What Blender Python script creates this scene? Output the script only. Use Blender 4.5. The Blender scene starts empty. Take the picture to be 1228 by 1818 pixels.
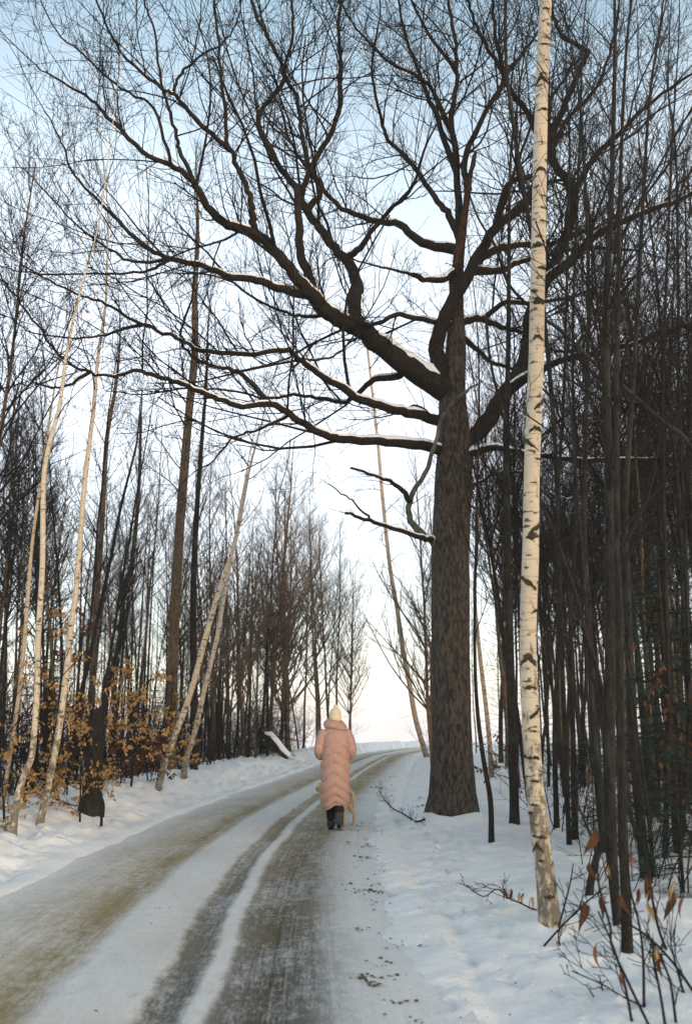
import bpy, math, random
import numpy as np
from mathutils import Vector, Matrix, Euler

S = bpy.context.scene
C = S.collection

# ------------------------------------------------------------------ camera
CAM_H = 1.45
F = 35.0 / 36.0 * 1818.0                    # focal length in photograph pixels
PITCH = math.atan(381.0 / F)
cam = bpy.data.cameras.new('camera')
cam.sensor_fit = 'VERTICAL'; cam.sensor_height = 36.0; cam.sensor_width = 24.0
cam.lens = 35.0
cam.clip_start = 0.1; cam.clip_end = 3000
cam.dof.use_dof = True
cam.dof.focus_distance = 12.5
cam.dof.aperture_fstop = 2.2
camo = bpy.data.objects.new('camera', cam)
camo.location = (0, 0, CAM_H)
camo.rotation_euler = (math.radians(90) + PITCH, 0, 0)
C.objects.link(camo)
S.camera = camo

# ------------------------------------------------------------------ light
SUN_EL = math.radians(9.0)
SUN_AZ = math.radians(145.0)                # compass-like, from +Y towards +X: behind the camera, over the right shoulder
to_sun = Vector((math.sin(SUN_AZ) * math.cos(SUN_EL), math.cos(SUN_AZ) * math.cos(SUN_EL), math.sin(SUN_EL)))
sun = bpy.data.lights.new('sun', 'SUN')
sun.energy = 0.72
sun.color = (1.0, 0.74, 0.47)
sun.angle = math.radians(12.0)
suno = bpy.data.objects.new('sun', sun)
suno.rotation_euler = (-to_sun).to_track_quat('-Z', 'Y').to_euler()
C.objects.link(suno)

W = bpy.data.worlds.new('World'); S.world = W; W.use_nodes = True
nt = W.node_tree; nt.nodes.clear()
wo = nt.nodes.new('ShaderNodeOutputWorld'); bg = nt.nodes.new('ShaderNodeBackground')
sky = nt.nodes.new('ShaderNodeTexSky'); sky.sky_type = 'NISHITA'; sky.sun_disc = False
sky.sun_elevation = SUN_EL; sky.sun_rotation = SUN_AZ
sky.air_density = 1.0; sky.dust_density = 1.0; sky.ozone_density = 1.0
# a thin bright veil of winter cloud, thickest towards the horizon all round
tcw = nt.nodes.new('ShaderNodeTexCoord'); sx = nt.nodes.new('ShaderNodeSeparateXYZ'); nt.links.new(tcw.outputs['Generated'], sx.inputs[0])
vr = nt.nodes.new('ShaderNodeValToRGB'); e = vr.color_ramp.elements
VEIL = [(0.0, (.98, .97, 1.14)), (.12, (1.08, 1.03, 1.13)), (.30, (1.20, 1.15, 1.18)), (.46, (.94, .98, 1.0)), (.62, (.38, .51, .57)), (1.0, (.30, .40, .45))]
while len(e) < len(VEIL): e.new(.5)
for k, (p, c) in zip(e, VEIL): k.position = p; k.color = (*c, 1)
nt.links.new(sx.outputs[2], vr.inputs[0])
cn = nt.nodes.new('ShaderNodeTexNoise'); cn.inputs['Scale'].default_value = 2.2; cn.inputs['Detail'].default_value = 4; nt.links.new(tcw.outputs['Generated'], cn.inputs['Vector'])
mr = nt.nodes.new('ShaderNodeMapRange'); mr.inputs[1].default_value = .3; mr.inputs[2].default_value = .7; mr.inputs[3].default_value = .85; mr.inputs[4].default_value = 1.1; nt.links.new(cn.outputs[0], mr.inputs[0])
vm = nt.nodes.new('ShaderNodeVectorMath'); vm.operation = 'SCALE'; nt.links.new(vr.outputs[0], vm.inputs[0]); nt.links.new(mr.outputs[0], vm.inputs['Scale'])
vk = nt.nodes.new('ShaderNodeVectorMath'); vk.operation = 'SCALE'; vk.inputs['Scale'].default_value = 5.0; nt.links.new(vm.outputs[0], vk.inputs[0])
va = nt.nodes.new('ShaderNodeVectorMath'); va.operation = 'ADD'; nt.links.new(sky.outputs[0], va.inputs[0]); nt.links.new(vk.outputs[0], va.inputs[1])
bg.inputs[1].default_value = 0.10
nt.links.new(va.outputs[0], bg.inputs[0]); nt.links.new(bg.outputs[0], wo.inputs[0])

S.view_settings.view_transform = 'Standard'; S.view_settings.look = 'None'
S.view_settings.gamma = 1.0; S.view_settings.exposure = 0.78
S.render.engine = 'CYCLES'
S.cycles.use_denoising = True
S.cycles.max_bounces = 5; S.cycles.diffuse_bounces = 3; S.cycles.glossy_bounces = 2
S.cycles.transmission_bounces = 2; S.cycles.volume_bounces = 0
S.cycles.sample_clamp_indirect = 4.0

# ------------------------------------------------------------------ helpers: picture geometry, noise
CT, ST = math.cos(PITCH), math.sin(PITCH)
def ray(px, py):
    u = (px - 614.0) / F; v = (909.0 - py) / F
    return u, CT - v * ST, ST + v * CT
def P(px, py, Y):
    """the point of the place seen at (px,py) and standing Y metres ahead"""
    a, b, c = ray(px, py); t = Y / b
    return (a * t, Y, CAM_H + c * t)

_rs = np.random.RandomState(5)
_lat = _rs.rand(256, 256)
def vnoise(x, y):
    x = np.asarray(x, float); y = np.asarray(y, float)
    xi = np.floor(x).astype(int); yi = np.floor(y).astype(int)
    fx = x - xi; fy = y - yi
    fx = fx * fx * (3 - 2 * fx); fy = fy * fy * (3 - 2 * fy)
    g = lambda i, j: _lat[i & 255, j & 255]
    return (g(xi, yi) * (1 - fx) + g(xi + 1, yi) * fx) * (1 - fy) + (g(xi, yi + 1) * (1 - fx) + g(xi + 1, yi + 1) * fx) * fy - 0.5
def sst(a, b, x):
    t = np.clip((np.asarray(x, float) - a) / (b - a), 0, 1)
    return t * t * (3 - 2 * t)

K = CAM_H / 1.6
_cy = np.array([-40, 0, 5.95, 9.9, 14.5, 20, 27, 33.4, 45, 60, 75, 88, 110, 150]) * K
_cx = np.array([-1.2, -1.3, -1.5, -1.7, -1.7, -1.45, -0.95, -0.43, 0.5, 2.0, 5.0, 9.5, 20, 46]) * K
_fy = np.linspace(_cy[0], _cy[-1], 800)
_fx = np.interp(_fy, _cy, _cx)
for _ in range(3):
    _fx = np.convolve(np.pad(_fx, 12, mode='edge'), np.ones(25) / 25, 'valid')
def road_x(y):
    return np.interp(y, _fy, _fx)

def base_h(x, y):
    d = np.clip(np.asarray(y, float) - 72, 0, None)
    return -14.0 * (1 - np.exp(-(d / 150.0) ** 2))
_pr = random.Random(44); PRINTS = []
for _k in range(34):
    _y = 4.9 + .36 * _k; PRINTS.append((float(road_x(_y)) + (2.85 + .16 * (-1) ** _k + .25 * math.sin(_k * .35)) * K, _y + _pr.uniform(-.05, .05), _pr.uniform(-.25, .1), _pr.uniform(.06, .085)))
for _k in range(22):
    _y = 5.2 + .5 * _k; PRINTS.append((float(road_x(_y)) + (2.2 + _pr.gauss(0, .22)) * K, _y, _pr.uniform(-.6, .6), _pr.uniform(.035, .06)))
def ground_h(x, y):
    x = np.asarray(x, float); y = np.asarray(y, float)
    m = (x - road_x(y)) / K
    big = vnoise(x * .22 + 7, y * .22)
    mid = vnoise(x * .9, y * .9 + 31)
    sm = vnoise(x * 3.1 + 5, y * 3.1)
    fine = vnoise(x * 8.3, y * 8.3 + 3)
    edge = .12 * vnoise(y * .8, y * 0 + 2) + .05 * vnoise(y * 3, y * 0 + 9)
    h = np.full(np.broadcast(x, y).shape, -0.05)
    # bank across the road
    l = -m + edge
    rise = sst(1.42, 1.75, l) * .10 + sst(1.8, 3.2, l) * .32 - sst(3.9, 6.0, l) * .55
    h = h + rise + sst(1.5, 2.2, l) * (.12 * mid + .12 * sm + .08 * fine + .05 * vnoise(x * 17, y * 17)) + sst(4, 7, l) * .5 * big
    # shoulder and woodland floor on the near side
    r = m + edge
    h = h + sst(1.60, 2.20, r) * .070 + sst(2.6, 4.2, r) * .10 + sst(1.7, 2.4, r) * (.06 * mid + .05 * sm + .035 * fine + .02 * vnoise(x * 17, y * 17) * sst(4.2, 2.8, r)) + sst(4, 8, r) * .35 * big
    # a wheel rut along the shoulder
    h = h - .035 * np.exp(-((m - 2.45 - .1 * vnoise(y * .5, y * 0)) / .09) ** 2)
    # snow drifted against the big trunks
    for ox_, oy_, oh_, ow_ in ((1.20, 15.12, .17, .26), (1.92, 15.10, .15, .24), (1.62, 15.02, .07, .16), (1.36, 7.44, .06, .11), (1.56, 7.45, .05, .10)):
        h = h + oh_ * np.exp(-((x - ox_) ** 2 + (y - oy_) ** 2) / ow_ ** 2)
    # boot and paw prints on the verge
    for fx_, fy_, a_, d_ in PRINTS:
        c_, s_ = math.cos(a_), math.sin(a_); u_ = (x - fx_) * c_ + (y - fy_) * s_; w_ = -(x - fx_) * s_ + (y - fy_) * c_
        q_ = (u_ / .055) ** 4 + (w_ / .13) ** 4
        h = h - d_ * np.exp(-q_) + d_ * .35 * np.exp(-((q_ - 3) / 2.5) ** 2)
    return h + base_h(x, y)
def gz(x, y):
    return float(ground_h(np.array([x]), np.array([y]))[0])
def G(px, py):
    """ground point seen at a pixel"""
    a, b, c = ray(px, py)
    z = 0.0
    for _ in range(12):
        t = (z - CAM_H) / c
        z = .5 * z + .5 * gz(a * t, b * t)
    return (a * t, b * t, gz(a * t, b * t))

# ------------------------------------------------------------------ helpers: objects
def tag(o, label=None, cat=None, group=None, kind=None):
    if label: o['label'] = label
    if cat: o['category'] = cat
    if group: o['group'] = group
    if kind: o['kind'] = kind
    return o
def empty(name, loc, label=None, cat=None, group=None):
    o = bpy.data.objects.new(name, None); o.empty_display_size = .2
    o.location = loc; C.objects.link(o)
    return tag(o, label, cat, group)
def link(name, me, mat=None, parent=None):
    o = bpy.data.objects.new(name, me)
    if mat and not me.materials: me.materials.append(mat)
    if parent: o.parent = parent
    C.objects.link(o)
    return o
def mesh(name, V, Fq, smooth=True):
    """V (n,3); Fq list of arrays of quads / tris"""
    me = bpy.data.meshes.new(name)
    V = np.asarray(V, np.float32)
    loops = []; starts = []; n = 0
    for f in Fq:
        f = np.asarray(f, np.int32)
        if len(f) == 0: continue
        k = f.shape[1]
        loops.append(f.ravel()); starts.append(n + np.arange(len(f)) * k); n += f.size
    loops = np.concatenate(loops); starts = np.concatenate(starts)
    me.vertices.add(len(V)); me.vertices.foreach_set('co', V.ravel())
    me.loops.add(len(loops)); me.loops.foreach_set('vertex_index', loops)
    me.polygons.add(len(starts)); me.polygons.foreach_set('loop_start', starts.astype(np.int32))
    me.update(calc_edges=True)
    if smooth: me.polygons.foreach_set('use_smooth', np.ones(len(starts), bool))
    me.validate()
    return me
def tubes(lines, sides=3, off=(0, 0, 0)):
    """lines: list of (points, radii). Returns V, [F]; grouped by point count and vectorised"""
    by = {}
    for p, r in lines: by.setdefault(len(p), []).append((p, r))
    Vs = []; Fs = []; base = 0
    for n, L in by.items():
        Pn = np.array([a for a, b in L], float) - np.array(off)
        Rn = np.array([b for a, b in L], float)
        M = len(L)
        T = np.empty_like(Pn)
        T[:, 1:-1] = Pn[:, 2:] - Pn[:, :-2]; T[:, 0] = Pn[:, 1] - Pn[:, 0]; T[:, -1] = Pn[:, -1] - Pn[:, -2]
        T /= np.linalg.norm(T, axis=2, keepdims=True) + 1e-9
        mean = Pn[:, -1] - Pn[:, 0]; mean /= np.linalg.norm(mean, axis=1, keepdims=True) + 1e-9
        ref = np.where(np.abs(mean[:, 2:3]) > .7, np.array([[1., 0, 0]]), np.array([[0, 0, 1.]]))[:, None, :]
        A = np.cross(T, ref); A /= np.linalg.norm(A, axis=2, keepdims=True) + 1e-9
        B = np.cross(T, A)
        th = np.arange(sides) * 2 * math.pi / sides
        ring = Pn[:, :, None, :] + Rn[:, :, None, None] * (A[:, :, None, :] * np.cos(th)[:, None] + B[:, :, None, :] * np.sin(th)[:, None])
        Vs.append(ring.reshape(-1, 3))
        i = (base + (np.arange(M)[:, None] * n + np.arange(n - 1)[None, :]) * sides)[:, :, None]
        k = np.arange(sides)[None, None, :]; k2 = (k + 1) % sides
        Fs.append(np.stack([i + k, i + k2, i + sides + k2, i + sides + k], -1).reshape(-1, 4))
        base += M * n * sides
    return np.concatenate(Vs), Fs
def tube_obj(name, lines, mat, parent=None, sides=3, off=(0, 0, 0)):
    V, Fq = tubes(lines, sides, off)
    return link(name, mesh(name, V, Fq), mat, parent)

def catmull(pts, sub=5):
    pts = np.asarray(pts, float)
    q = np.vstack([2 * pts[0] - pts[1], pts, 2 * pts[-1] - pts[-2]])
    out = []
    for i in range(1, len(q) - 2):
        for s in range(sub):
            t = s / sub
            out.append(.5 * ((2 * q[i]) + (-q[i - 1] + q[i + 1]) * t + (2 * q[i - 1] - 5 * q[i] + 4 * q[i + 1] - q[i + 2]) * t * t + (-q[i - 1] + 3 * q[i] - 3 * q[i + 1] + q[i + 2]) * t ** 3))
    out.append(q[-2])
    return np.array(out)

def fat_tube(pts, rad, sides, rough=.05, flare=None, seed=0, cap=True):
    """one knobbly tube with a closed end; flare(t, theta) multiplies the radius"""
    pts = np.asarray(pts, float); n = len(pts)
    T = np.gradient(pts, axis=0); T /= np.linalg.norm(T, axis=1, keepdims=True)
    mean = pts[-1] - pts[0]
    ref = np.array([1., 0, 0]) if abs(mean[2]) > .7 * np.linalg.norm(mean) else np.array([0, 0, 1.])
    A = np.cross(T, ref); A /= np.linalg.norm(A, axis=1, keepdims=True); B = np.cross(T, A)
    th = np.arange(sides) * 2 * math.pi / sides
    arc = np.concatenate([[0], np.cumsum(np.linalg.norm(np.diff(pts, axis=0), axis=1))])
    R = np.asarray(rad, float)[:, None] * np.ones(sides)
    cx = np.cos(th) * 2.2; sx = np.sin(th) * 2.2
    nz = vnoise(cx[None] + seed * 3.7 + 20, arc[:, None] * 1.3 / max(.05, float(np.mean(rad))) * .15 + seed + sx[None]) + .5 * vnoise(cx[None] * 2.3 + seed, arc[:, None] * 6 + sx[None] * 2.3 + 40)
    R = R * (1 + rough * 2 * nz)
    if flare is not None: R = R * flare(arc[:, None], th[None])
    V = pts[:, None, :] + R[:, :, None] * (A[:, None] * np.cos(th)[None, :, None] + B[:, None] * np.sin(th)[None, :, None])
    V = V.reshape(-1, 3)
    i = (np.arange(n - 1) * sides)[:, None]; k = np.arange(sides)[None]; k2 = (k + 1) % sides
    Fq = [np.stack([i + k, i + k2, i + sides + k2, i + sides + k], -1).reshape(-1, 4)]
    if cap:
        V = np.vstack([V, pts[-1] + T[-1] * float(rad[-1]) * .5])
        e = (n - 1) * sides; kk = np.arange(sides)
        Fq.append(np.stack([e + kk, e + (kk + 1) % sides, np.full(sides, len(V) - 1)], -1))
    return V, Fq
def join(parts):
    Vs = []; Fs = []; b = 0
    for V, Fq in parts:
        Vs.append(V); Fs += [np.asarray(f) + b for f in Fq]; b += len(V)
    return np.concatenate(Vs), Fs

def unit(v):
    l = math.sqrt(v[0] ** 2 + v[1] ** 2 + v[2] ** 2) or 1
    return (v[0] / l, v[1] / l, v[2] / l)
def deflect(d, ang, rng, upbias=0.0):
    """d turned by ang about a random azimuth"""
    while True:
        q = (rng.gauss(0, 1), rng.gauss(0, 1), rng.gauss(0, 1) + upbias)
        k = q[0] * d[0] + q[1] * d[1] + q[2] * d[2]
        q = (q[0] - k * d[0], q[1] - k * d[1], q[2] - k * d[2])
        l = math.sqrt(q[0] ** 2 + q[1] ** 2 + q[2] ** 2)
        if l > .1: break
    c, s = math.cos(ang), math.sin(ang) / l
    return (d[0] * c + q[0] * s, d[1] * c + q[1] * s, d[2] * c + q[2] * s)
RMIN = .0032
def grow(out, p, d, L, r, rng, kids, up=.05, wig=.22, n=None, ang=(.45, .95), ratio=(.38, .68), tip=.4):
    n = n or (6 if len(kids) > 1 else 5 if kids else 4)
    st = L / n
    x, y, z = p; dx, dy, dz = d
    pts = [p]; rad = [max(r, RMIN)]; dirs = [d]
    for i in range(n):
        dx += rng.uniform(-wig, wig); dy += rng.uniform(-wig, wig); dz += rng.uniform(-wig, wig) + up
        l = math.sqrt(dx * dx + dy * dy + dz * dz); dx /= l; dy /= l; dz /= l
        x += dx * st; y += dy * st; z += dz * st
        pts.append((x, y, z)); dirs.append((dx, dy, dz))
        rad.append(max(RMIN * .75, r * (1 - (1 - tip) * (i + 1) / n)))
    out.append((pts, rad))
    if kids:
        for k in range(kids[0]):
            f = rng.uniform(.18, .98) * n; i = min(n - 1, int(f)); t = f - i
            a, b = pts[i], pts[i + 1]
            q = (a[0] + (b[0] - a[0]) * t, a[1] + (b[1] - a[1]) * t, a[2] + (b[2] - a[2]) * t)
            dd = deflect(dirs[i + 1], rng.uniform(*ang), rng, .35)
            grow(out, q, dd, L * rng.uniform(*ratio) * (1.2 - .5 * f / n), rad[i] * rng.uniform(.5, .68), rng, kids[1:], up, wig, None, ang, ratio, tip)
    return pts, rad, dirs
def sprout(out, pts, rad, rng, spacing, Lr, kids, t0=0, t1=1, ang=(.5, 1.1), up=.05, upbias=.4, rk=.45, wig=.22, lt=.5):
    """side branches along a polyline"""
    pts = np.asarray(pts); seg = np.linalg.norm(np.diff(pts, axis=0), axis=1); arc = np.concatenate([[0], np.cumsum(seg)]); T = arc[-1]
    s = T * t0 + rng.random() * spacing
    while s < T * t1:
        i = min(len(seg) - 1, int(np.searchsorted(arc, s) - 1)); i = max(i, 0)
        f = (s - arc[i]) / max(seg[i], 1e-6)
        q = pts[i] * (1 - f) + pts[i + 1] * f; d = unit(tuple(pts[i + 1] - pts[i]))
        r = rad[i]
        L = rng.uniform(*Lr) * (1 - lt * s / T)
        grow(out, tuple(q), deflect(d, rng.uniform(*ang), rng, upbias), L, min(r * rk * rng.uniform(.7, 1.1), .0115 * L + .0035), rng, kids, up, wig)
        s += spacing * rng.uniform(.5, 1.5)

# ------------------------------------------------------------------ materials
class NB:
    def __init__(s, name):
        s.m = bpy.data.materials.new(name); s.m.use_nodes = True; s.t = s.m.node_tree
        s.t.nodes.clear(); s.o = s.t.nodes.new('ShaderNodeOutputMaterial'); s.b = s.t.nodes.new('ShaderNodeBsdfPrincipled')
        s.t.links.new(s.b.outputs[0], s.o.inputs[0])
        s.b.inputs['Specular IOR Level'].default_value = .25
    def n(s, t, **kw):
        x = s.t.nodes.new('ShaderNode' + t)
        for k, v in kw.items(): setattr(x, k, v)
        return x
    def l(s, a, b): s.t.links.new(a, b)
    def put(s, sock, v):
        if hasattr(v, 'links'): s.l(v, sock)
        elif isinstance(v, (tuple, list)) and len(v) == 3 and sock.type == 'RGBA': sock.default_value = (*v, 1)
        else: sock.default_value = v
    def math(s, op, a, b=0.0, clamp=False):
        x = s.n('Math', operation=op); x.use_clamp = clamp
        s.put(x.inputs[0], a); s.put(x.inputs[1], b); return x.outputs[0]
    def coord(s, kind='Object', scale=(1, 1, 1), loc=(0, 0, 0)):
        tc = s.n('TexCoord'); mp = s.n('Mapping'); mp.inputs['Scale'].default_value = scale; mp.inputs['Location'].default_value = loc
        s.l(tc.outputs[kind], mp.inputs[0]); return mp.outputs[0]
    def noise(s, vec, scale, detail=3, rough=.55):
        x = s.n('TexNoise'); s.l(vec, x.inputs['Vector']); x.inputs['Scale'].default_value = scale
        x.inputs['Detail'].default_value = detail; x.inputs['Roughness'].default_value = rough; return x.outputs[0]
    def ramp(s, fac, stops, interp='LINEAR'):
        x = s.n('ValToRGB'); x.color_ramp.interpolation = interp; e = x.color_ramp.elements
        while len(e) < len(stops): e.new(.5)
        for k, (p, c) in zip(e, stops):
            k.position = p; k.color = (c, c, c, 1) if not isinstance(c, tuple) else (*c, 1)
        s.l(fac, x.inputs[0]); return x.outputs[0]
    def mix(s, f, a, b, mode='MIX'):
        x = s.n('Mix', data_type='RGBA', blend_type=mode); s.put(x.inputs[0], f); s.put(x.inputs[6], a); s.put(x.inputs[7], b); return x.outputs[2]
    def bump(s, h, strength, dist):
        x = s.n('Bump'); x.inputs['Strength'].default_value = strength; x.inputs['Distance'].default_value = dist
        s.l(h, x.inputs['Height']); s.l(x.outputs[0], s.b.inputs['Normal'])
    def col(s, c): s.put(s.b.inputs['Base Color'], c)
    def rough(s, r): s.put(s.b.inputs['Roughness'], r)
    def rnd(s): return s.n('ObjectInfo').outputs['Random']

SNOW_C = (.80, .82, .84)
def m_snow():
    b = NB('snow'); v = b.coord()
    n1 = b.noise(v, .8, 4); n2 = b.noise(v, 9, 4, .65); n3 = b.noise(v, 55, 3, .7)
    c = b.mix(b.ramp(n1, [(.35, 0.), (.7, 1.)]), (.76, .74, .71), (.85, .83, .80))
    dirt = b.math('MULTIPLY', b.ramp(n2, [(.62, 0.), (.74, 1.)]), b.ramp(n1, [(.45, 0.), (.6, 1.)]))
    gm = b.coord(); sg = b.n('SeparateXYZ'); b.l(gm, sg.inputs[0])
    verge = b.math('MULTIPLY', b.ramp(b.math('ADD', b.math('MULTIPLY', sg.outputs[0], .25), .5), [(.40, 0.), (.54, 1.), (.68, .35), (.80, 0.)]), b.ramp(b.math('MULTIPLY', sg.outputs[1], .04), [(0., 1.), (1., 0.)]))
    grey = b.math('MULTIPLY', b.ramp(b.math('ADD', b.math('MULTIPLY', n2, .5), b.math('MULTIPLY', n3, .5)), [(.48, 0.), (.62, 1.)]), verge)
    c = b.mix(b.math('MULTIPLY', grey, .45), c, (.44, .41, .35))
    c = b.mix(b.math('MULTIPLY', dirt, .35), c, (.42, .39, .33))
    b.col(c); b.rough(.65)
    h = b.math('ADD', b.math('MULTIPLY', n2, .8), b.math('MULTIPLY', n3, .45)); b.bump(h, .55, .05)
    return b.m
def m_snowcap():
    b = NB('snow_on_bark'); v = b.coord(); n = b.noise(v, 20, 3)
    b.col((.82, .83, .85)); b.rough(.7); b.bump(n, .5, .03); return b.m
def m_road():
    b = NB('packed_snow_road')
    tc = b.n('TexCoord'); sp = b.n('SeparateXYZ'); b.l(tc.outputs['UV'], sp.inputs[0])
    u, v = sp.outputs[0], sp.outputs[1]
    def vec(su, sv, off=0):
        c = b.n('CombineXYZ'); b.l(b.math('MULTIPLY', u, su), c.inputs[0]); b.l(b.math('MULTIPLY', v, sv), c.inputs[1]); c.inputs[2].default_value = off; return c.outputs[0]
    warp = b.math('MULTIPLY', b.math('SUBTRACT', b.noise(vec(.25, .35, 3), 1, 3), .5), .16)
    warp2 = b.math('MULTIPLY', b.math('SUBTRACT', b.noise(vec(5, 3, 8), 1, 4, .7), .5), .11)
    mm = b.math('ADD', u, b.math('ADD', warp, warp2))
    q = b.math('DIVIDE', b.math('ADD', mm, 2.0), 5.0)           # m -2..3 -> 0..1
    f = lambda m: (m + 2) / 5
    dirt = b.ramp(q, [(0, 0.), (f(-1.55), .05), (f(-1.25), .42), (f(-.85), .62), (f(-.5), .98), (f(-.34), .8), (f(-.22), .12), (f(.02), .08), (f(.30), .16), (f(.36), .85), (f(.56), .9),
                      (f(.62), .12), (f(.70), .12), (f(.76), .85), (f(1.05), 1.), (f(1.32), .85), (f(1.55), .35), (f(1.75), .1), (f(2.2), .03)])
    streak = b.noise(vec(20, .8, 1), 1, 5, .7); fine = b.noise(vec(60, 7, 4), 1, 3, .7)
    patch = b.noise(vec(1.4, .55, 2), 1, 5, .65); grit = b.noise(vec(40, 40, 6), 1, 3, .75)
    k = b.math('ADD', b.math('MULTIPLY', streak, .7), b.math('ADD', b.math('MULTIPLY', patch, 1.1), b.math('MULTIPLY', fine, .6)))
    mott = b.noise(vec(9, 7, 15), 1, 5, .75)
    k = b.math('ADD', k, b.math('ADD', b.math('MULTIPLY', grit, .9), b.math('MULTIPLY', mott, .9)))
    k = b.ramp(b.math('DIVIDE', k, 4.2), [(.42, .45), (.52, 1.)])
    lines = b.ramp(b.noise(vec(38, .10, 12), 1, 3, .8), [(.56, 1.), (.70, .62)])
    amt = b.math('MULTIPLY', b.math('MULTIPLY', dirt, k, True), lines)
    # the near wheel track is worn to wet grey asphalt, the far one carries tan sand
    near = b.ramp(b.math('DIVIDE', v, 40.0), [(.18, 1.), (.60, 0.)])
    rightside = b.ramp(q, [(f(.0), 0.), (f(.35), 1.)])
    grey = b.math('MULTIPLY', rightside, near)
    sand = b.mix(patch, (.22, .16, .068), (.35, .265, .125))
    wet = b.mix(b.ramp(b.math('ADD', b.math('MULTIPLY', patch, .6), b.math('MULTIPLY', grit, .4)), [(.38, 0.), (.62, 1.)]), (.028, .026, .021), (.115, .096, .060))
    dcol = b.mix(grey, sand, wet)
    tint = b.mix(b.math('MULTIPLY', b.ramp(patch, [(.4, 0.), (.7, 1.)]), .45), (.78, .76, .73), (.66, .62, .53))
    scol = b.mix(b.ramp(b.math('ADD', b.math('MULTIPLY', grit, .5), b.math('MULTIPLY', mott, .5)), [(.51, 0.), (.66, .5)]), tint, (.42, .40, .35))
    rim = b.ramp(q, [(f(-1.75), 1.), (f(-1.45), 0.), (f(1.55), 0.), (f(2.05), 1.)])
    scol = b.mix(rim, scol, (.79, .77, .74))
    b.col(b.mix(amt, scol, dcol)); b.rough(.9); b.b.inputs['Specular IOR Level'].default_value = .06
    b.bump(b.math('ADD', b.math('MULTIPLY', streak, .5), b.math('ADD', b.math('MULTIPLY', grit, .9), b.math('MULTIPLY', amt, -.8))), .8, .04)
    return b.m
def m_bark(name, dark, light, scale=1.0, furrow=True, lichen=None, bumpd=.02, rough=.9):
    b = NB(name)
    v = b.coord('Object', (10 * scale, 10 * scale, 2.6 * scale)); w = b.coord('Object', (1, 1, 1))
    n1 = b.noise(v, 2.2, 5, .65); n2 = b.noise(w, 3.0, 4, .6)
    c = b.mix(b.ramp(n1, [(.38, 0.), (.62, 1.)]), dark, light)
    c = b.mix(b.math('MULTIPLY', b.rnd(), .5), c, b.mix(.5, c, dark))
    if lichen: c = b.mix(b.ramp(n2, [(.52, 0.), (.68, .8)]), c, lichen)
    b.col(c); b.rough(rough); b.bump(n1, .9, bumpd); return b.m
def m_birch(name='birch_bark', base=(.55, .465, .345)):
    b = NB(name)
    v = b.coord('Object', (5, 5, 60)); w = b.coord(); x = b.coord('Object', (12, 12, 6))
    n1 = b.noise(v, 1.0, 3, .6); n2 = b.noise(w, 2.2, 4, .6); n3 = b.noise(x, 1.6, 4, .65)
    c = b.mix(b.ramp(n2, [(.3, 0.), (.7, 1.)]), tuple(k * .86 for k in base), base)
    c = b.mix(b.ramp(n1, [(.56, 0.), (.66, .6)]), c, (.22, .17, .12))
    y = b.coord('Object', (4, 4, 11)); n4 = b.noise(y, 2.0, 2, .5)
    c = b.mix(b.ramp(n4, [(.61, 0.), (.645, .9)]), c, (.05, .04, .03))
    # grey scaly bark gathers at the foot
    sp = b.n('SeparateXYZ'); b.l(w, sp.inputs[0])
    foot = b.ramp(b.math('MULTIPLY', sp.outputs[2], .42), [(.0, 1.), (1., 0.)])
    f = b.ramp(b.math('MULTIPLY', b.math('ADD', b.math('MULTIPLY', n3, 1.7), b.math('MULTIPLY', foot, .42)), .5), [(.50, 0.), (.62, .85)])
    c = b.mix(f, c, (.085, .072, .052))
    b.col(c); b.rough(.7); b.bump(b.math('ADD', n1, n3), .35, .008); return b.m
def m_plain(name, c, c2=None, scale=12, rough=.8, bump=0.0, spec=.25, trans=0.0, rnd=False):
    b = NB(name); n = b.noise(b.coord(), scale, 3)
    k = b.mix(b.ramp(n, [(.35, 0.), (.65, 1.)]), c, c2 or tuple(x * .7 for x in c))
    if rnd:
        k = b.mix(b.math('MULTIPLY', b.rnd(), .5), k, tuple(x * .45 for x in c))
    b.col(k); b.rough(rough); b.b.inputs['Specular IOR Level'].default_value = spec
    if bump: b.bump(n, .6, bump)
    if trans:
        t = b.n('BsdfTranslucent'); b.l(k, t.inputs[0]); mx = b.n('MixShader'); mx.inputs[0].default_value = trans
        b.l(b.b.outputs[0], mx.inputs[1]); b.l(t.outputs[0], mx.inputs[2]); b.l(mx.outputs[0], b.o.inputs[0])
    return b.m
def m_leaf(name, a, c):
    b = NB(name); n = b.noise(b.coord(), 3.0, 2)
    k = b.mix(b.ramp(n, [(.35, 0.), (.65, 1.)]), a, c)
    b.col(k); b.rough(.75)
    t = b.n('BsdfTranslucent'); b.l(k, t.inputs[0]); mx = b.n('MixShader'); mx.inputs[0].default_value = .35
    b.l(b.b.outputs[0], mx.inputs[1]); b.l(t.outputs[0], mx.inputs[2]); b.l(mx.outputs[0], b.o.inputs[0])
    return b.m
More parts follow.
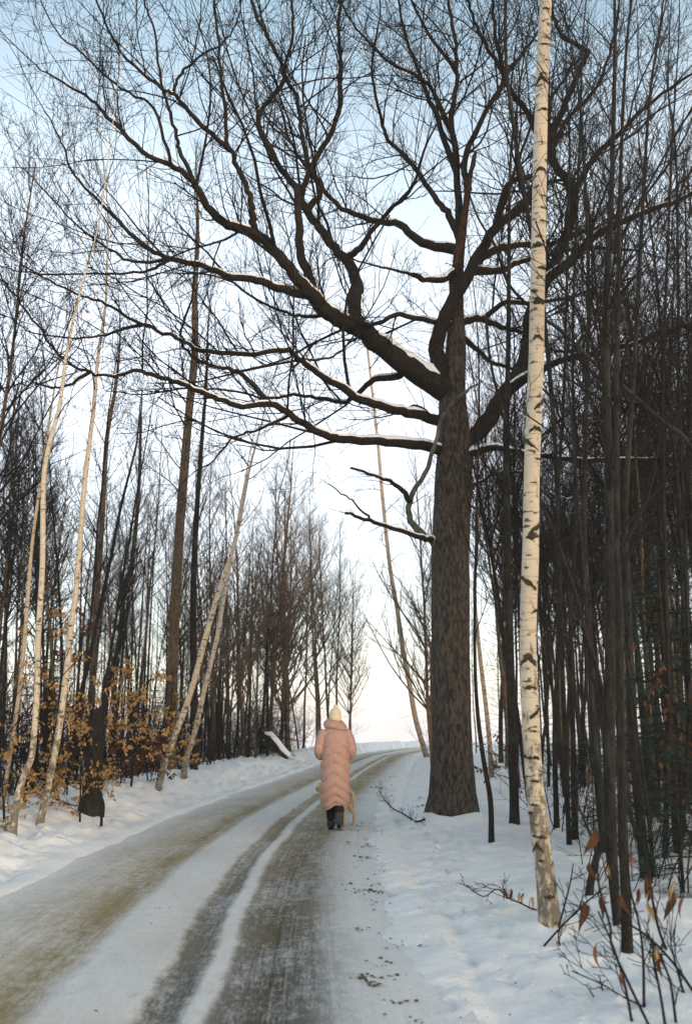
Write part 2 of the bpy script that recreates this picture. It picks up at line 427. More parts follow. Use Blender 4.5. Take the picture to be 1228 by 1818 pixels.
M = dict(
    snow=m_snow(), cap=m_snowcap(), road=m_road(),
    oak=m_bark('oak_bark', (.018, .015, .0125), (.100, .081, .064), 1.2, bumpd=.035),
    limb=m_bark('limb_bark', (.009, .0075, .0062), (.036, .029, .022), 1.5, bumpd=.03),
    deadwood=m_bark('grey_deadwood', (.05, .048, .042), (.13, .122, .10), 1.5, lichen=(.15, .165, .135)),
    rust=m_bark('reddish_deadwood', (.022, .013, .009), (.085, .045, .027), 1.5),
    twigbrown=m_plain('brown_twig_bark', (.15, .102, .064), (.09, .064, .042), 4),
    twig=m_plain('twig_bark', (.014, .0118, .0098), (.008, .007, .006), 4),
    dark=m_bark('dark_bark', (.008, .0075, .0065), (.030, .026, .021), 1.6, lichen=(.040, .039, .034)),
    brown=m_bark('brown_bark', (.045, .033, .022), (.18, .128, .078), 1.6),
    birch=m_birch(), birchfar=m_birch('pale_birch_bark', (.46, .36, .25)),
    scar=m_plain('birch_scar', (.025, .02, .016), (.06, .045, .03), 40, .9, .004),
    leaf=m_leaf('dry_beech_leaf', (.36, .20, .07), (.50, .31, .13)),
    rusty=m_leaf('rusty_leaf', (.085, .034, .018), (.15, .066, .030)),
    needle=m_plain('spruce_needles', (.020, .042, .028), (.035, .062, .042), 5, .7),
    litter=m_plain('dead_leaf_litter', (.055, .038, .024), (.10, .07, .04), 30),
    coat=m_plain('pink_nylon', (.46, .275, .215), (.40, .24, .185), 18, .55, .004, .3),
    knit=m_plain('cream_knit', (.74, .63, .43), (.62, .52, .34), 60, .95, .006),
    cloth=m_plain('black_cloth', (.010, .010, .012), (.016, .016, .018), 30, .9),
    boot=m_plain('dark_boot', (.030, .036, .036), (.05, .055, .052), 25, .6),
    sole=m_plain('boot_sole', (.30, .28, .24), (.16, .15, .13), 25, .8),
    skin=m_plain('skin', (.60, .38, .28), (.56, .35, .25), 10, .6),
    fawn=m_plain('fawn_fur', (.50, .36, .19), (.40, .27, .13), 30, .95, .006),
    muzzle=m_plain('dark_fur', (.035, .026, .02), (.05, .036, .026), 30, .8),
)

# ------------------------------------------------------------------ the setting
def axis(segs):
    a = []
    for lo, hi, st in segs: a += list(np.arange(lo, hi, st))
    a.append(segs[-1][1]); return np.array(a)
gx = axis([(-200, -60, 20), (-60, -20, 2.0), (-20, -7, .35), (-7, -4, .07), (-4, 3.6, .05), (3.6, 5.5, .07), (5.5, 20, .35), (20, 60, 2), (60, 200, 20)])
gy = axis([(-40, 0, 4), (0, 4.5, .5), (4.5, 13, .06), (13, 24, .12), (24, 50, .35), (50, 110, 1.5), (110, 395, 15)])
XX, YY = np.meshgrid(gx, gy)
ZZ = ground_h(XX, YY)
nx = len(gx); ny = len(gy)
i = (np.arange(ny - 1)[:, None] * nx + np.arange(nx - 1)[None]).reshape(-1, 1)
ground = link('ground', mesh('ground', np.stack([XX, YY, ZZ], -1).reshape(-1, 3), [np.concatenate([i, i + 1, i + nx + 1, i + nx], 1)]), M['snow'])
tag(ground, 'white snow over the banks, verge and woodland floor', kind='structure')

mu = np.linspace(-1.9, 2.25, 84)
ry = axis([(-40, 4, 1), (4, 16, .1), (16, 40, .3), (40, 135, 1.2)])
UU, VV = np.meshgrid(mu, ry)
# tracks worn a little into the packed snow
wear = -.030 * np.exp(-((UU + .55) / .3) ** 2) - .034 * np.exp(-((UU - 1.05) / .33) ** 2) - .030 * np.exp(-((UU - .46) / .1) ** 2)
RX = road_x(VV) + UU * K
RZ = .004 + wear + .016 * vnoise(RX * 2.5, VV * 1.2) + .008 * vnoise(RX * 11, VV * 7) + base_h(RX, VV)
n2 = len(mu); i = (np.arange(len(ry) - 1)[:, None] * n2 + np.arange(n2 - 1)[None]).reshape(-1, 1)
rme = mesh('road', np.stack([RX, VV, RZ], -1).reshape(-1, 3), [np.concatenate([i, i + 1, i + n2 + 1, i + n2], 1)])
uvl = rme.uv_layers.new(name='UVMap')
li = np.empty(len(rme.loops), np.int32); rme.loops.foreach_get('vertex_index', li)
uv = np.stack([UU.ravel()[li], VV.ravel()[li] / K], -1).astype(np.float32); uvl.data.foreach_set('uv', uv.ravel())
road = link('road', rme, M['road'])
tag(road, 'snow-packed country road with sandy brown wheel tracks', kind='structure')

# ------------------------------------------------------------------ the old oak
OAKB = G(800, 1452); OY = OAKB[1]
oak = empty('oak_tree', OAKB, 'huge old bare oak with snow on its spreading limbs beside the road', 'tree')
rng = random.Random(11)
tr_px = [(800, 1468), (801, 1440), (802, 1400), (802, 1300), (801, 1150), (800, 1000), (805, 850), (806, 783), (803, 702), (808, 620), (808, 560), (812, 480), (820, 410), (832, 330), (840, 275)]
tr_w = [98, 88, 80, 70, 67, 66, 66, 60, 46, 36, 28, 20, 15, 9, 4]
tp = np.array([P(a, b, OY) for a, b in tr_px]); tp[0, 2] = OAKB[2] - .25
scale_at = lambda p: math.sqrt(p[0] ** 2 + p[1] ** 2 + (p[2] - CAM_H) ** 2) / F / math.sqrt(1 + ((p[0] / max(p[1], .1)) ** 2) * .3)
def wr(p, w): return w * .5 * (p[1] * CT + (p[2] - CAM_H) * ST) / F
tc_ = catmull(tp, 8); tw = np.interp(np.linspace(0, len(tr_w) - 1, len(tc_)), np.arange(len(tr_w)), tr_w)
trr = np.array([wr(p, w) for p, w in zip(tc_, tw)])
def oakflare(a, th):
    k = np.exp(-np.clip(a - .1, 0, None) / .35)
    return 1 + k * (.12 + .24 * np.cos(3 * th + .6) + .14 * np.cos(5 * th + 2))
V, Fq = fat_tube(tc_ - np.array(OAKB), trr, 28, .055, oakflare, 3)
link('trunk', mesh('trunk', V, Fq), M['oak'], oak)
samples = [(a[0], a[1], a[2], r) for a, r in zip(tc_, trr)]
def project(p):
    x, y, z = p[0], p[1], p[2] - CAM_H
    d = y * CT + z * ST; u = z * CT - y * ST
    return 614 + F * x / d, 909 - F * u / d
sampx = [project(p) for p in samples]
LIMBS = []
def limb(px, w0, w1, dY, mat='limb', snow=True, kids=True, free=False):
    """a limb followed along the photograph; dY = how far its tip swings away from (+) or towards (-) the viewer"""
    j = min(range(len(sampx)), key=lambda k: (sampx[k][0] - px[0][0]) ** 2 + (sampx[k][1] - px[0][1]) ** 2)
    y0 = samples[j][1]
    pts = [samples[j][:3]]
    n = len(px)
    for k in range(1, n):
        t = k / (n - 1)
        pts.append(P(px[k][0], px[k][1], y0 + dY * t))
    c = catmull(pts, 5)
    c[2:] += np.array([[rng.gauss(0, .011) for _ in range(3)] for _ in range(len(c) - 2)])
    w0 *= .88; w1 *= .72
    wpx = np.interp(np.linspace(0, 1, len(c)), [0, .08, .35, .7, 1], [w0 * 1.2, w0, w0 * .58 + w1 * .42, w0 * .22 + w1 * .78, w1])
    r = np.array([wr(p, a) for p, a in zip(c, wpx)])
    for p, a in zip(c, r):
        samples.append((p[0], p[1], p[2], a)); sampx.append(project(p))
    LIMBS.append((c, r, mat, snow, kids))
# over the road
limb([(775, 697), (734, 656), (684, 621), (638, 583), (606, 570), (570, 545), (555, 525), (535, 505), (495, 454), (449, 414), (404, 399), (374, 374), (343, 323), (313, 298), (252, 268), (192, 207), (162, 177), (111, 146), (66, 116)], 44, 3.5, -3.2)
limb([(558, 527), (548, 490), (535, 454), (530, 379), (525, 333), (500, 303), (459, 222), (469, 187), (505, 136), (475, 66), (449, 15), (440, -40)], 20, 7, .8)
limb([(636, 585), (628, 545), (633, 505), (618, 464), (600, 447), (566, 404), (545, 374), (535, 343), (555, 293), (596, 217), (606, 131), (601, 50), (610, -30)], 28, 7, 1.5)
limb([(545, 374), (570, 333), (550, 298), (535, 227), (525, 167), (505, 131), (520, 60), (515, -20)], 13, 6, -1.2)
limb([(449, 414), (448, 380), (444, 348), (419, 288), (404, 252), (399, 192), (389, 101), (379, 0), (376, -50)], 15, 5, -.8)
limb([(404, 270), (353, 217), (313, 172), (288, 157), (227, 106), (197, 61), (172, 0), (150, -60)], 10, 4.5, -1.2)
limb([(343, 323), (320, 270), (313, 242), (298, 187), (283, 126), (275, 50), (257, 0), (250, -50)], 9, 4, -.2)
limb([(310, 165), (316, 140), (353, 101), (400, 70), (425, 20), (430, -40)], 7, 3, .8)
limb([(313, 298), (300, 280), (273, 192), (217, 157), (152, 101), (101, 56), (71, 0)], 8, 3, -.8)
limb([(612, 462), (638, 439), (674, 394), (734, 328), (750, 270), (790, 190)], 15, 4, -1.2)
limb([(555, 527), (505, 515), (454, 497), (404, 490), (353, 470), (303, 460), (252, 434), (202, 384), (167, 348), (126, 303), (111, 252), (80, 200)], 18, 3, -1.0)
limb([(303, 460), (270, 478), (227, 485), (152, 487), (50, 485), (0, 470), (-50, 450)], 7, 2.5, -.8)
limb([(300, 462), (242, 465), (182, 434), (116, 379), (66, 323), (40, 298)], 7, 2.5, .8)
limb([(575, 552), (566, 561), (530, 561), (470, 540), (404, 497), (330, 480)], 10, 4, 1.0)
limb([(775, 753), (734, 735), (684, 722), (633, 707), (608, 690), (570, 666), (535, 641), (505, 621), (444, 629), (353, 621), (313, 598), (252, 576), (187, 540), (146, 525), (101, 505), (40, 470)], 20, 4, -3.0)
limb([(775, 803), (734, 788), (674, 783), (620, 781), (576, 772), (530, 747), (480, 717), (429, 722), (379, 705), (323, 682), (283, 669), (242, 659), (202, 667), (162, 662), (121, 644), (76, 591), (30, 530), (0, 490)], 20, 4, -4.2)
limb([(477, 717), (444, 677), (414, 657), (364, 646), (328, 616), (323, 581), (340, 530), (345, 495), (350, 440)], 11, 3, -.6)
limb([(700, 655), (709, 668), (664, 674), (633, 702), (608, 715), (570, 707), (520, 702), (475, 707), (404, 692), (340, 690)], 15, 4, 1.4)
limb([(515, 737), (505, 742), (454, 763), (414, 778), (379, 818), (340, 840)], 8, 3, .8)
limb([(535, 641), (560, 640), (598, 628), (640, 590)], 7, 4, .4)
limb([(252, 576), (200, 590), (140, 600), (60, 590), (10, 560)], 7, 2.5, .6)
limb([(162, 662), (110, 690), (60, 680), (0, 690)], 7, 3, .6)
limb([(790, 575), (775, 573), (709, 558), (664, 576), (640, 571)], 14, 9, -.9)
limb([(800, 447), (749, 429), (709, 399), (658, 389), (608, 369), (570, 333), (520, 260), (500, 200)], 20, 5, 2.0)
limb([(812, 430), (797, 385), (770, 348), (729, 288), (689, 247), (674, 202), (660, 120), (670, 50)], 15, 5, .8)
limb([(812, 480), (785, 497), (750, 495), (734, 488)], 17, 12, -.6, kids=False)
limb([(734, 488), (700, 480), (660, 470), (600, 455), (560, 480)], 7, 2.5, .3)
limb([(775, 735), (740, 720), (700, 735), (668, 740)], 6, 3, .7)
limb([(808, 565), (811, 480), (820, 410), (832, 330), (842, 270)], 30, 8, -.12, 'rust', snow=False, kids=False)
# dead grey lower limbs
limb([(775, 975), (765, 960), (729, 924), (729, 884), (760, 828), (785, 742), (815, 705), (845, 682)], 17, 6, -.9, 'deadwood', kids=False)
limb([(768, 962), (749, 955), (684, 934), (638, 919), (612, 909)], 13, 7, -1.2, 'limb', kids=False)
limb([(731, 890), (700, 860), (674, 848), (623, 831)], 11, 6, -.8, 'limb', kids=False)
limb([(665, 928), (645, 910), (620, 885), (580, 860)], 6, 3, -.6, 'limb', kids=False)
# crown and the side over the woodland
limb([(790, 690), (775, 620), (790, 560), (835, 480), (881, 404), (941, 348), (960, 270), (935, 200), (900, 150), (880, 60), (870, -30)], 33, 7, -1.4)
limb([(818, 440), (815, 404), (810, 283), (800, 217), (807, 167), (810, 91), (800, 30), (790, -40)], 17, 7, .5)
limb([(828, 340), (825, 283), (860, 202), (891, 136), (850, 60), (835, 15), (820, -40)], 14, 6, -.6)
limb([(812, 300), (770, 200), (740, 120), (720, 60), (700, -20)], 12, 5, 1.0)
limb([(805, 240), (760, 150), (690, 110), (640, 60), (600, 0)], 10, 4, -1.0)
limb([(800, 120), (760, 60), (730, 0), (720, -40)], 8, 4, .6)
limb([(890, 140), (930, 90), (960, 40), (970, -30)], 9, 4, .6)
limb([(830, 790), (855, 760), (891, 707), (931, 641), (941, 560), (960, 520), (987, 460), (1012, 394), (1012, 333), (985, 290), (980, 242), (1012, 162), (1037, 101), (1042, 91), (1002, 66), (982, 30), (970, -30)], 33, 8, 1.2)
limb([(1013, 345), (1022, 333), (1052, 283), (1093, 242), (1138, 197), (1189, 157), (1250, 115)], 16, 6, -1.0)
limb([(955, 525), (972, 495), (1012, 465), (1062, 414), (1138, 379), (1204, 354), (1270, 320)], 24, 9, -1.6)
limb([(850, 460), (881, 442), (931, 434), (977, 434), (1042, 409), (1100, 400)], 20, 6, 1.4)
limb([(845, 480), (880, 480), (930, 462), (980, 450), (1040, 440), (1130, 445)], 18, 6, 2.2)
limb([(830, 810), (850, 802), (881, 795), (931, 805), (1037, 818), (1164, 815), (1250, 812)], 18, 9, -1.2)
limb([(905, 690), (931, 672), (972, 651), (1012, 636), (1088, 621), (1164, 596), (1260, 560)], 22, 8, -1.5)
limb([(815, 575), (840, 566), (860, 564), (896, 538), (941, 538), (1002, 530), (1060, 510)], 17, 6, 1.0)
limb([(815, 590), (835, 611), (870, 641), (911, 656), (960, 690)], 14, 6, 1.0)
limb([(855, 565), (888, 580), (931, 592), (980, 620), (1040, 625)], 13, 5, .9)
limb([(835, 860), (850, 858), (880, 840), (925, 838), (960, 860)], 9, 4, .8)
limb([(930, 870), (970, 880), (1000, 885), (1030, 883)], 5, 4, .4)
limb([(880, 405), (900, 330), (960, 300), (1000, 220), (1060, 150), (1090, 60), (1100, -20)], 14, 5, 1.8)
limb([(1030, 640), (1080, 690), (1140, 700), (1228, 690)], 8, 4, -.6)
twigs = []; RMIN = .0038
for q, (c, r, mat, snow, kids) in enumerate(LIMBS):
    V, Fq = fat_tube(c - np.array(OAKB), r, 10 if r[0] > .05 else 7, .06, None, q)
    lo = link('limb', mesh('limb', V, Fq), M[mat], oak)
    # snow lying along the upper side
    if snow:
        parts = []; run = []
        T = np.gradient(c, axis=0); T /= np.linalg.norm(T, axis=1, keepdims=True)
        def flush(run):
            if len(run) >= 3:
                ks = run; pp = []; rr = []
                for e, k in enumerate(ks):
                    endt = min(e, len(ks) - 1 - e); g = .25 if endt == 0 else .8 if endt == 1 else 1.0
                    rad = max(r[k] * .80, .011) * (1 + .3 * float(vnoise(k * .7 + q, q * 3.1))) * g
                    pp.append(c[k] + np.array([0, 0, r[k] * .98 - rad * .45])); rr.append(rad)
                parts.append(fat_tube(np.array(pp) - np.array(OAKB), rr, 8, .12, None, q))
        for k in range(len(c)):
            flat = abs(T[k, 2]) < (.70 if r[k] > .05 else .48)
            if flat and r[k] > .014 and vnoise(k * .35 + q * 7.3, q * 1.7 + 3) > (-.40 if r[k] > .035 else -.12): run.append(k)
            else:
                flush(run); run = []
        flush(run)
        for V, Fq in parts: link('snow_cap', mesh('snow_cap', V, Fq), M['cap'], lo)
    if kids:
        L = float(np.sum(np.linalg.norm(np.diff(c, axis=0), axis=1)))
        sprout(twigs, c, r, rng, .42, (1.2, 4.0), (6, 4), .22, 1, (.45, 1.0), .05, .5, .5, .2, .35)
        sprout(twigs, c, r, rng, .20, (.35, 1.1), (4, 1), .25, 1, (.5, 1.2), .04, .3, .35, .22, .2)
        d = unit(tuple(c[-1] - c[-3])); grow(twigs, tuple(c[-1]), d, rng.uniform(1.2, 2.2), r[-1], rng, (6, 4, 2), .04, .2)
    else:
        sprout(twigs, c, r, rng, .35, (.25, .7), (2,), .3, 1, (.5, 1.2), .02, .1, .3)
V, Fq = tubes(twigs, 3, OAKB)
cr = link('crown', mesh('crown', V, Fq), M['twig'], oak)
NT = [len(twigs)]; RMIN = .0030

# ------------------------------------------------------------------ single trees followed from the photograph
def trace_tree(name, px, widths, dY, label, mat, group=None, base=None, extend=4.0, branches=(.45, 1, .5, (.8, 2.0), (4, 3)), sides=10, cat='tree', rough=.04, twmat='twig', seed=1, flare=.25, ang=(.5, 1.0), up=.06):
    """px: (x,y) from the foot upwards"""
    rg = random.Random(seed)
    B = base or G(*px[0])
    root = empty(name, B, label, cat, group)
    n = len(px); pts = [np.array(B) - np.array([0, 0, .2])]
    pts.append(np.array(B))
    for k in range(1, n): pts.append(np.array(P(px[k][0], px[k][1], B[1] + dY * k / (n - 1))))
    ws = [widths[0]] + list(np.interp(np.linspace(0, 1, n), np.linspace(0, 1, len(widths)), widths))
    if extend:
        d = np.array(unit(tuple(pts[-1] - pts[-2])))
        for e in range(3):
            d = np.array(unit((d[0] + rg.uniform(-.1, .1), d[1] + rg.uniform(-.1, .1), d[2] + .1)))
            pts.append(pts[-1] + d * extend / 3); ws.append(ws[n] * (.7, .45, .2)[e])
    c = catmull(pts, 5); w = np.interp(np.linspace(0, 1, len(c)), np.linspace(0, 1, len(ws)), ws)
    dep = np.array([p[1] * CT + (p[2] - CAM_H) * ST for p in c]); dep = np.minimum(dep, dep[0] + 7)
    r = w * .5 * dep / F
    fl = (lambda a, th: 1 + flare * np.exp(-np.clip(a - .15, 0, None) / .18) * (1 + .5 * np.cos(3 * th + seed)))
    V, Fq = fat_tube(c - np.array(B), r, sides, rough, fl, seed)
    link('trunk', mesh('trunk', V, Fq), M[mat], root)
    if branches:
        out = []; t0, t1, sp, Lr, kids = branches
        sprout(out, c, r, rg, sp, Lr, kids, t0, t1, ang, up, .4, .5, .2, .5)
        V, Fq = tubes(out, 3, B); link('crown', mesh('crown', V, Fq), M[twmat], root)
        NT.append(len(out))
    return root, c, r

# the cream birch on the verge, with its black scars
bpx = [(976, 1640), (972, 1600), (966, 1540), (957, 1470), (949, 1400), (944, 1330), (940, 1250), (937, 1180), (937, 1100), (940, 1020), (942, 940), (943, 860), (945, 790), (948, 720), (951, 640), (953, 540), (955, 440), (957, 330), (960, 200), (965, 60), (969, -40)]
bw = [37, 36, 34, 33, 32, 31, 31, 30, 30, 30, 29, 28, 28, 27, 27, 26, 26, 25, 23, 22, 19]
birch, bc, br = trace_tree('birch_tree', bpx, bw, .5, 'cream-barked birch with black scars standing in front of the oak', 'birch', extend=4, branches=(.80, 1, .45, (.8, 2.0), (4, 3)), sides=20, rough=.025, seed=21, flare=.12)
SC = [(958, 147, 20, 0), (964, 186, 11, 1), (957, 309, 18, 2), (962, 344, 8, 3), (961, 398, 10, 3), (952, 445, 17, 1), (960, 480, 15, 1), (947, 515, 8, 3), (954, 545, 22, 1), (951, 604, 18, 2), (957, 715, 20, 4), (948, 762, 20, 2), (937, 792, 24, 5), (952, 822, 12, 3), (944, 862, 9, 3), (949, 935, 22, 4), (941, 958, 18, 1), (936, 995, 8, 3),
      (934, 1043, 24, 5), (948, 1083, 14, 2), (953, 1040, 8, 1), (934, 1163, 24, 0), (938, 1219, 20, 3), (948, 1264, 18, 4), (942, 1300, 14, 3), (939, 1346, 24, 3), (945, 1390, 13, 3), (944, 1433, 13, 3), (940, 1440, 12, 1), (954, 1479, 20, 3), (950, 1500, 16, 0), (970, 1585, 14, 1), (957, 1520, 8, 1), (967, 20, 10, 3), (962, 90, 9, 3)]
def scar(px, py, w, kind, q):
    w *= 1.35
    k = min(range(len(bc)), key=lambda j: abs(project(bc[j])[1] - py))
    cx, cy = project(bc[k]); R = br[k] * 1.03; s = (bc[k][1] * CT + (bc[k][2] - CAM_H) * ST) / F
    off = max(-.85, min(.85, (px - cx) * s / R)); a0 = math.asin(off)
    rg = random.Random(q)
    hw = w * .5 * s / R
    # outline in (angle, height): chevron, blob, arch, bar, slants
    H = w * s
    n = 11; top = []; bot = []
    for j in range(n):
        t = -1 + 2 * j / (n - 1); jit = lambda: rg.uniform(-.09, .09) * H
        e = 1 - abs(t) ** 2.2
        if kind == 0: mid = -.55 * abs(t) * H; th = (.34 * (1 - .65 * abs(t)) + .10) * H
        elif kind == 1: mid = 0; th = .40 * e * H
        elif kind == 2: mid = -.42 * abs(t) ** 1.6 * H; th = (.13 + .16 * e) * H
        elif kind == 3: mid = -.05 * t * H; th = (.04 + .14 * e) * H
        elif kind == 4: mid = .42 * t * H; th = (.10 + .22 * e) * H
        else: mid = -.42 * t * H; th = (.10 + .22 * e) * H
        top.append((t * hw, mid + th * .5 + jit())); bot.append((t * hw, mid - th * .5 + jit()))
    Vv = []; pr = R + .004
    for (a, z) in top + bot:
        ang = a0 + a; zz = bc[k][2] + z
        kk = min(len(bc) - 1, max(0, k + int(round(z / .15)))) if abs(z) > .1 else k
        Vv.append((bc[k][0] + pr * math.sin(ang) - birch.location[0], bc[k][1] - pr * math.cos(ang) - birch.location[1], zz - birch.location[2]))
    mid = [(np.array(Vv[j]) + np.array(Vv[n + j])) / 2 for j in range(n)]
    rad = np.array([0, -1, 0]) * .010
    base = len(Vv)
    for j, m in enumerate(mid):
        ang = a0 + top[j][0]; o = np.array([math.sin(ang), -math.cos(ang), 0]) * (.012 * (1 - abs(-1 + 2 * j / (n - 1)) ** 3))
        Vv.append(tuple(m + o))
    fa = []
    for j in range(n - 1):
        fa.append((j, base + j, base + j + 1, j + 1)); fa.append((base + j, n + j, n + j + 1, base + j + 1))
    link('bark_scar', mesh('bark_scar', np.array(Vv), [np.array(fa)]), M['scar'], birch)
for q, s in enumerate(SC): scar(*s, q)

# pale birches across the road
trace_tree('birch_tree', [(72, 1462), (88, 1385), (103, 1310), (119, 1190), (128, 1100), (136, 1045), (149, 874), (160, 780), (167, 722), (174, 636), (187, 550), (190, 480), (192, 380)], [12, 11, 10, 8, 5, 2.5], 1.2, 'straight leaning cream birch nearest the dark snag across the road', 'birch', extend=3, branches=(.5, 1, .4, (.8, 2.2), (4, 3)), seed=31, twmat='twig')
trace_tree('birch_tree', [(24, 1482), (31, 1417), (46, 1370), (58, 1335), (66, 1228), (68, 1140), (76, 1000), (78, 853), (90, 780), (106, 722), (119, 626), (134, 555), (150, 490), (175, 400)], [12, 11, 10, 8, 5, 2.5], .6, 'crooked cream birch bending twice, second from the picture edge', 'birch', extend=3, branches=(.45, 1, .4, (.8, 2.2), (4, 3)), seed=32)
trace_tree('birch_tree', [(3, 1440), (20, 1330), (38, 1200), (50, 1060), (56, 980), (66, 900), (80, 800)], [8, 7, 6, 4], .5, 'thinnest golden birch at the picture edge across the road', 'birchfar', extend=3, branches=(.4, 1, .5, (.6, 1.6), (3, 3)), seed=33)
trace_tree('birch_tree', [(282, 1396), (287, 1375), (313, 1300), (339, 1228), (368, 1120), (391, 1042), (414, 975), (429, 904), (444, 828), (457, 780)], [12, 11, 9, 7, 3], 1.5, 'lower-footed birch of the leaning pair on the far snow bank', 'birch', extend=4, branches=(.55, 1, .4, (.8, 2.4), (4, 3)), seed=34)
trace_tree('birch_tree', [(327, 1383), (329, 1352), (345, 1303), (362, 1228), (384, 1137), (400, 1049), (416, 960), (432, 870)], [11, 10, 8, 6, 3], 2.5, 'birch of the leaning pair standing farther along the snow bank', 'birch', extend=4, branches=(.55, 1, .4, (.8, 2.4), (4, 3)), seed=35)
trace_tree('birch_tree', [(757, 1344), (739, 1283), (727, 1217), (714, 1146), (704, 1076), (691, 1000), (679, 884), (671, 790), (660, 690), (650, 600)], [10, 9, 8, 6, 4], 0, 'slim curved birch beyond the oak at the road bend', 'birchfar', extend=3, branches=(.3, 1, .9, (1.2, 3.0), (4, 3)), seed=36, ang=(.9, 1.5), up=.0)
trace_tree('birch_tree', [(872, 1380), (866, 1290), (850, 1150), (842, 1060), (845, 980)], [9, 8, 7, 5], .3, 'pale slim birch between the oak trunk and the cream birch', 'birchfar', extend=5, branches=(.5, 1, .6, (.6, 1.6), (3, 3)), seed=37)
# brown and dark trunks across the road
trace_tree('ash_tree', [(303, 1345), (306, 1230), (310, 1096), (318, 954), (328, 823), (336, 727), (346, 626), (346, 525), (350, 440)], [20, 18, 16, 13, 8], 0, 'tall brown-lit trunk rising behind the leaning birch pair', 'brown', extend=3, branches=(.4, 1, .45, (1.2, 3.2), (5, 4)), seed=41, base=(P(303, 1345, 25)[0], 25, gz(P(303, 1345, 25)[0], 25)))
trace_tree('ash_tree', [(345, 1340), (344, 1200), (343, 1055), (350, 900), (360, 760)], [13, 12, 10, 7], 0, 'narrower dark trunk close beside the tall brown-lit trunk', 'dark', extend=4, branches=(.4, 1, .5, (1.0, 2.6), (4, 4)), seed=42, base=(P(345, 1345, 27)[0], 27, gz(P(345, 1345, 27)[0], 27)))
trace_tree('maple_sapling', [(118, 1410), (133, 1280), (156, 1182), (182, 1059), (195, 1000), (215, 900), (240, 800)], [8, 7, 6, 4], .4, 'thin dark sapling leaning over the leafy beeches, close by the snag', 'dark', extend=2, branches=(.4, 1, .35, (.6, 1.6), (4, 3)), seed=43)
trace_tree('maple_sapling', [(180, 1370), (192, 1221), (212, 1140), (221, 1042), (234, 1000), (246, 880), (250, 760)], [9, 9, 8, 5], .4, 'dark sapling with a bend, rising behind the broken snag', 'dark', extend=2, branches=(.4, 1, .35, (.6, 1.8), (4, 3)), seed=44)
trace_tree('ash_tree', [(160, 1390), (165, 1200), (172, 1060), (182, 920), (190, 780), (205, 690)], [12, 11, 9, 6], .3, 'grey trunk between the straight birch and the brown-lit trunk', 'brown', extend=4, branches=(.35, 1, .4, (.8, 2.4), (5, 4)), seed=45)
# trunks on the near side
NEAR = [
    ('maple_sapling', [(872, 1496), (870, 1420), (858, 1350), (846, 1250), (842, 1120), (846, 900), (850, 700)], [10, 9, 7, 5, 3], 'slim dark sapling standing alone in snow beside the oak base', 51),
    ('maple_tree', [(913, 1462), (910, 1330), (904, 1150), (900, 980), (898, 800), (902, 600), (905, 300)], [17, 16, 14, 10, 5], 'straight black trunk close behind the cream birch', 52),
    ('maple_sapling', [(1046, 1590), (1052, 1545), (1068, 1480), (1066, 1400), (1055, 1300), (1045, 1150), (1030, 950), (1010, 700)], [13, 12, 9, 6, 3], 'crooked sapling with a bent foot beside the cream birch', 53),
    ('maple_tree', [(1113, 1690), (1110, 1600), (1106, 1500), (1101, 1318), (1098, 1100), (1094, 900), (1096, 500), (1110, 100)], [19, 18, 14, 10, 5], 'dark stem rooted nearest the bramble shoots', 54),
    ('maple_tree', [(1094, 1642), (1088, 1560), (1083, 1480), (1080, 1318), (1084, 1100), (1082, 900), (1074, 600), (1086, 300), (1090, 0)], [12, 21, 22, 20, 16, 10, 5], 'thickest grey trunk of the clump beside the bramble shoots', 55),
    ('maple_tree', [(1146, 1558), (1136, 1460), (1124, 1318), (1114, 1100), (1110, 900), (1128, 600), (1150, 200)], [20, 18, 14, 9, 5], 'dark trunk of the clump leaning away from the birch', 56),
    ('maple_tree', [(1074, 1512), (1064, 1420), (1056, 1318), (1044, 1100), (1036, 900), (1044, 500), (1030, 200)], [17, 15, 12, 8, 4], 'dark trunk of the clump leaning towards the birch', 57),
    ('maple_sapling', [(1180, 1524), (1183, 1400), (1186, 1250), (1180, 1000), (1176, 700), (1190, 300)], [10, 9, 6, 4], 'slender stem in front of the dark spruce', 58),
    ('maple_sapling', [(1206, 1516), (1216, 1400), (1222, 1250), (1216, 1000), (1205, 700), (1200, 300)], [9, 8, 6, 4], 'slender stem at the picture edge against the spruce', 59),
    ('maple_sapling', [(988, 1470), (984, 1300), (992, 1100), (988, 900), (1000, 700), (1010, 300)], [10, 8, 6, 4], 'slender dark stem just past the cream birch', 60),
    ('maple_sapling', [(1020, 1490), (1016, 1300), (1012, 1100), (1022, 900), (1016, 600), (1030, 200)], [11, 9, 6, 4], 'dark stem midway between the birch and the clump', 61),
]
for nm, px, w, lab, sd in NEAR:
    trace_tree(nm, px, w, .5, lab, 'dark', extend=3.5, branches=(.25, 1, .32, (.7, 2.2), (5, 4)), seed=sd, rough=.05, ang=(.4, .85), up=.10)
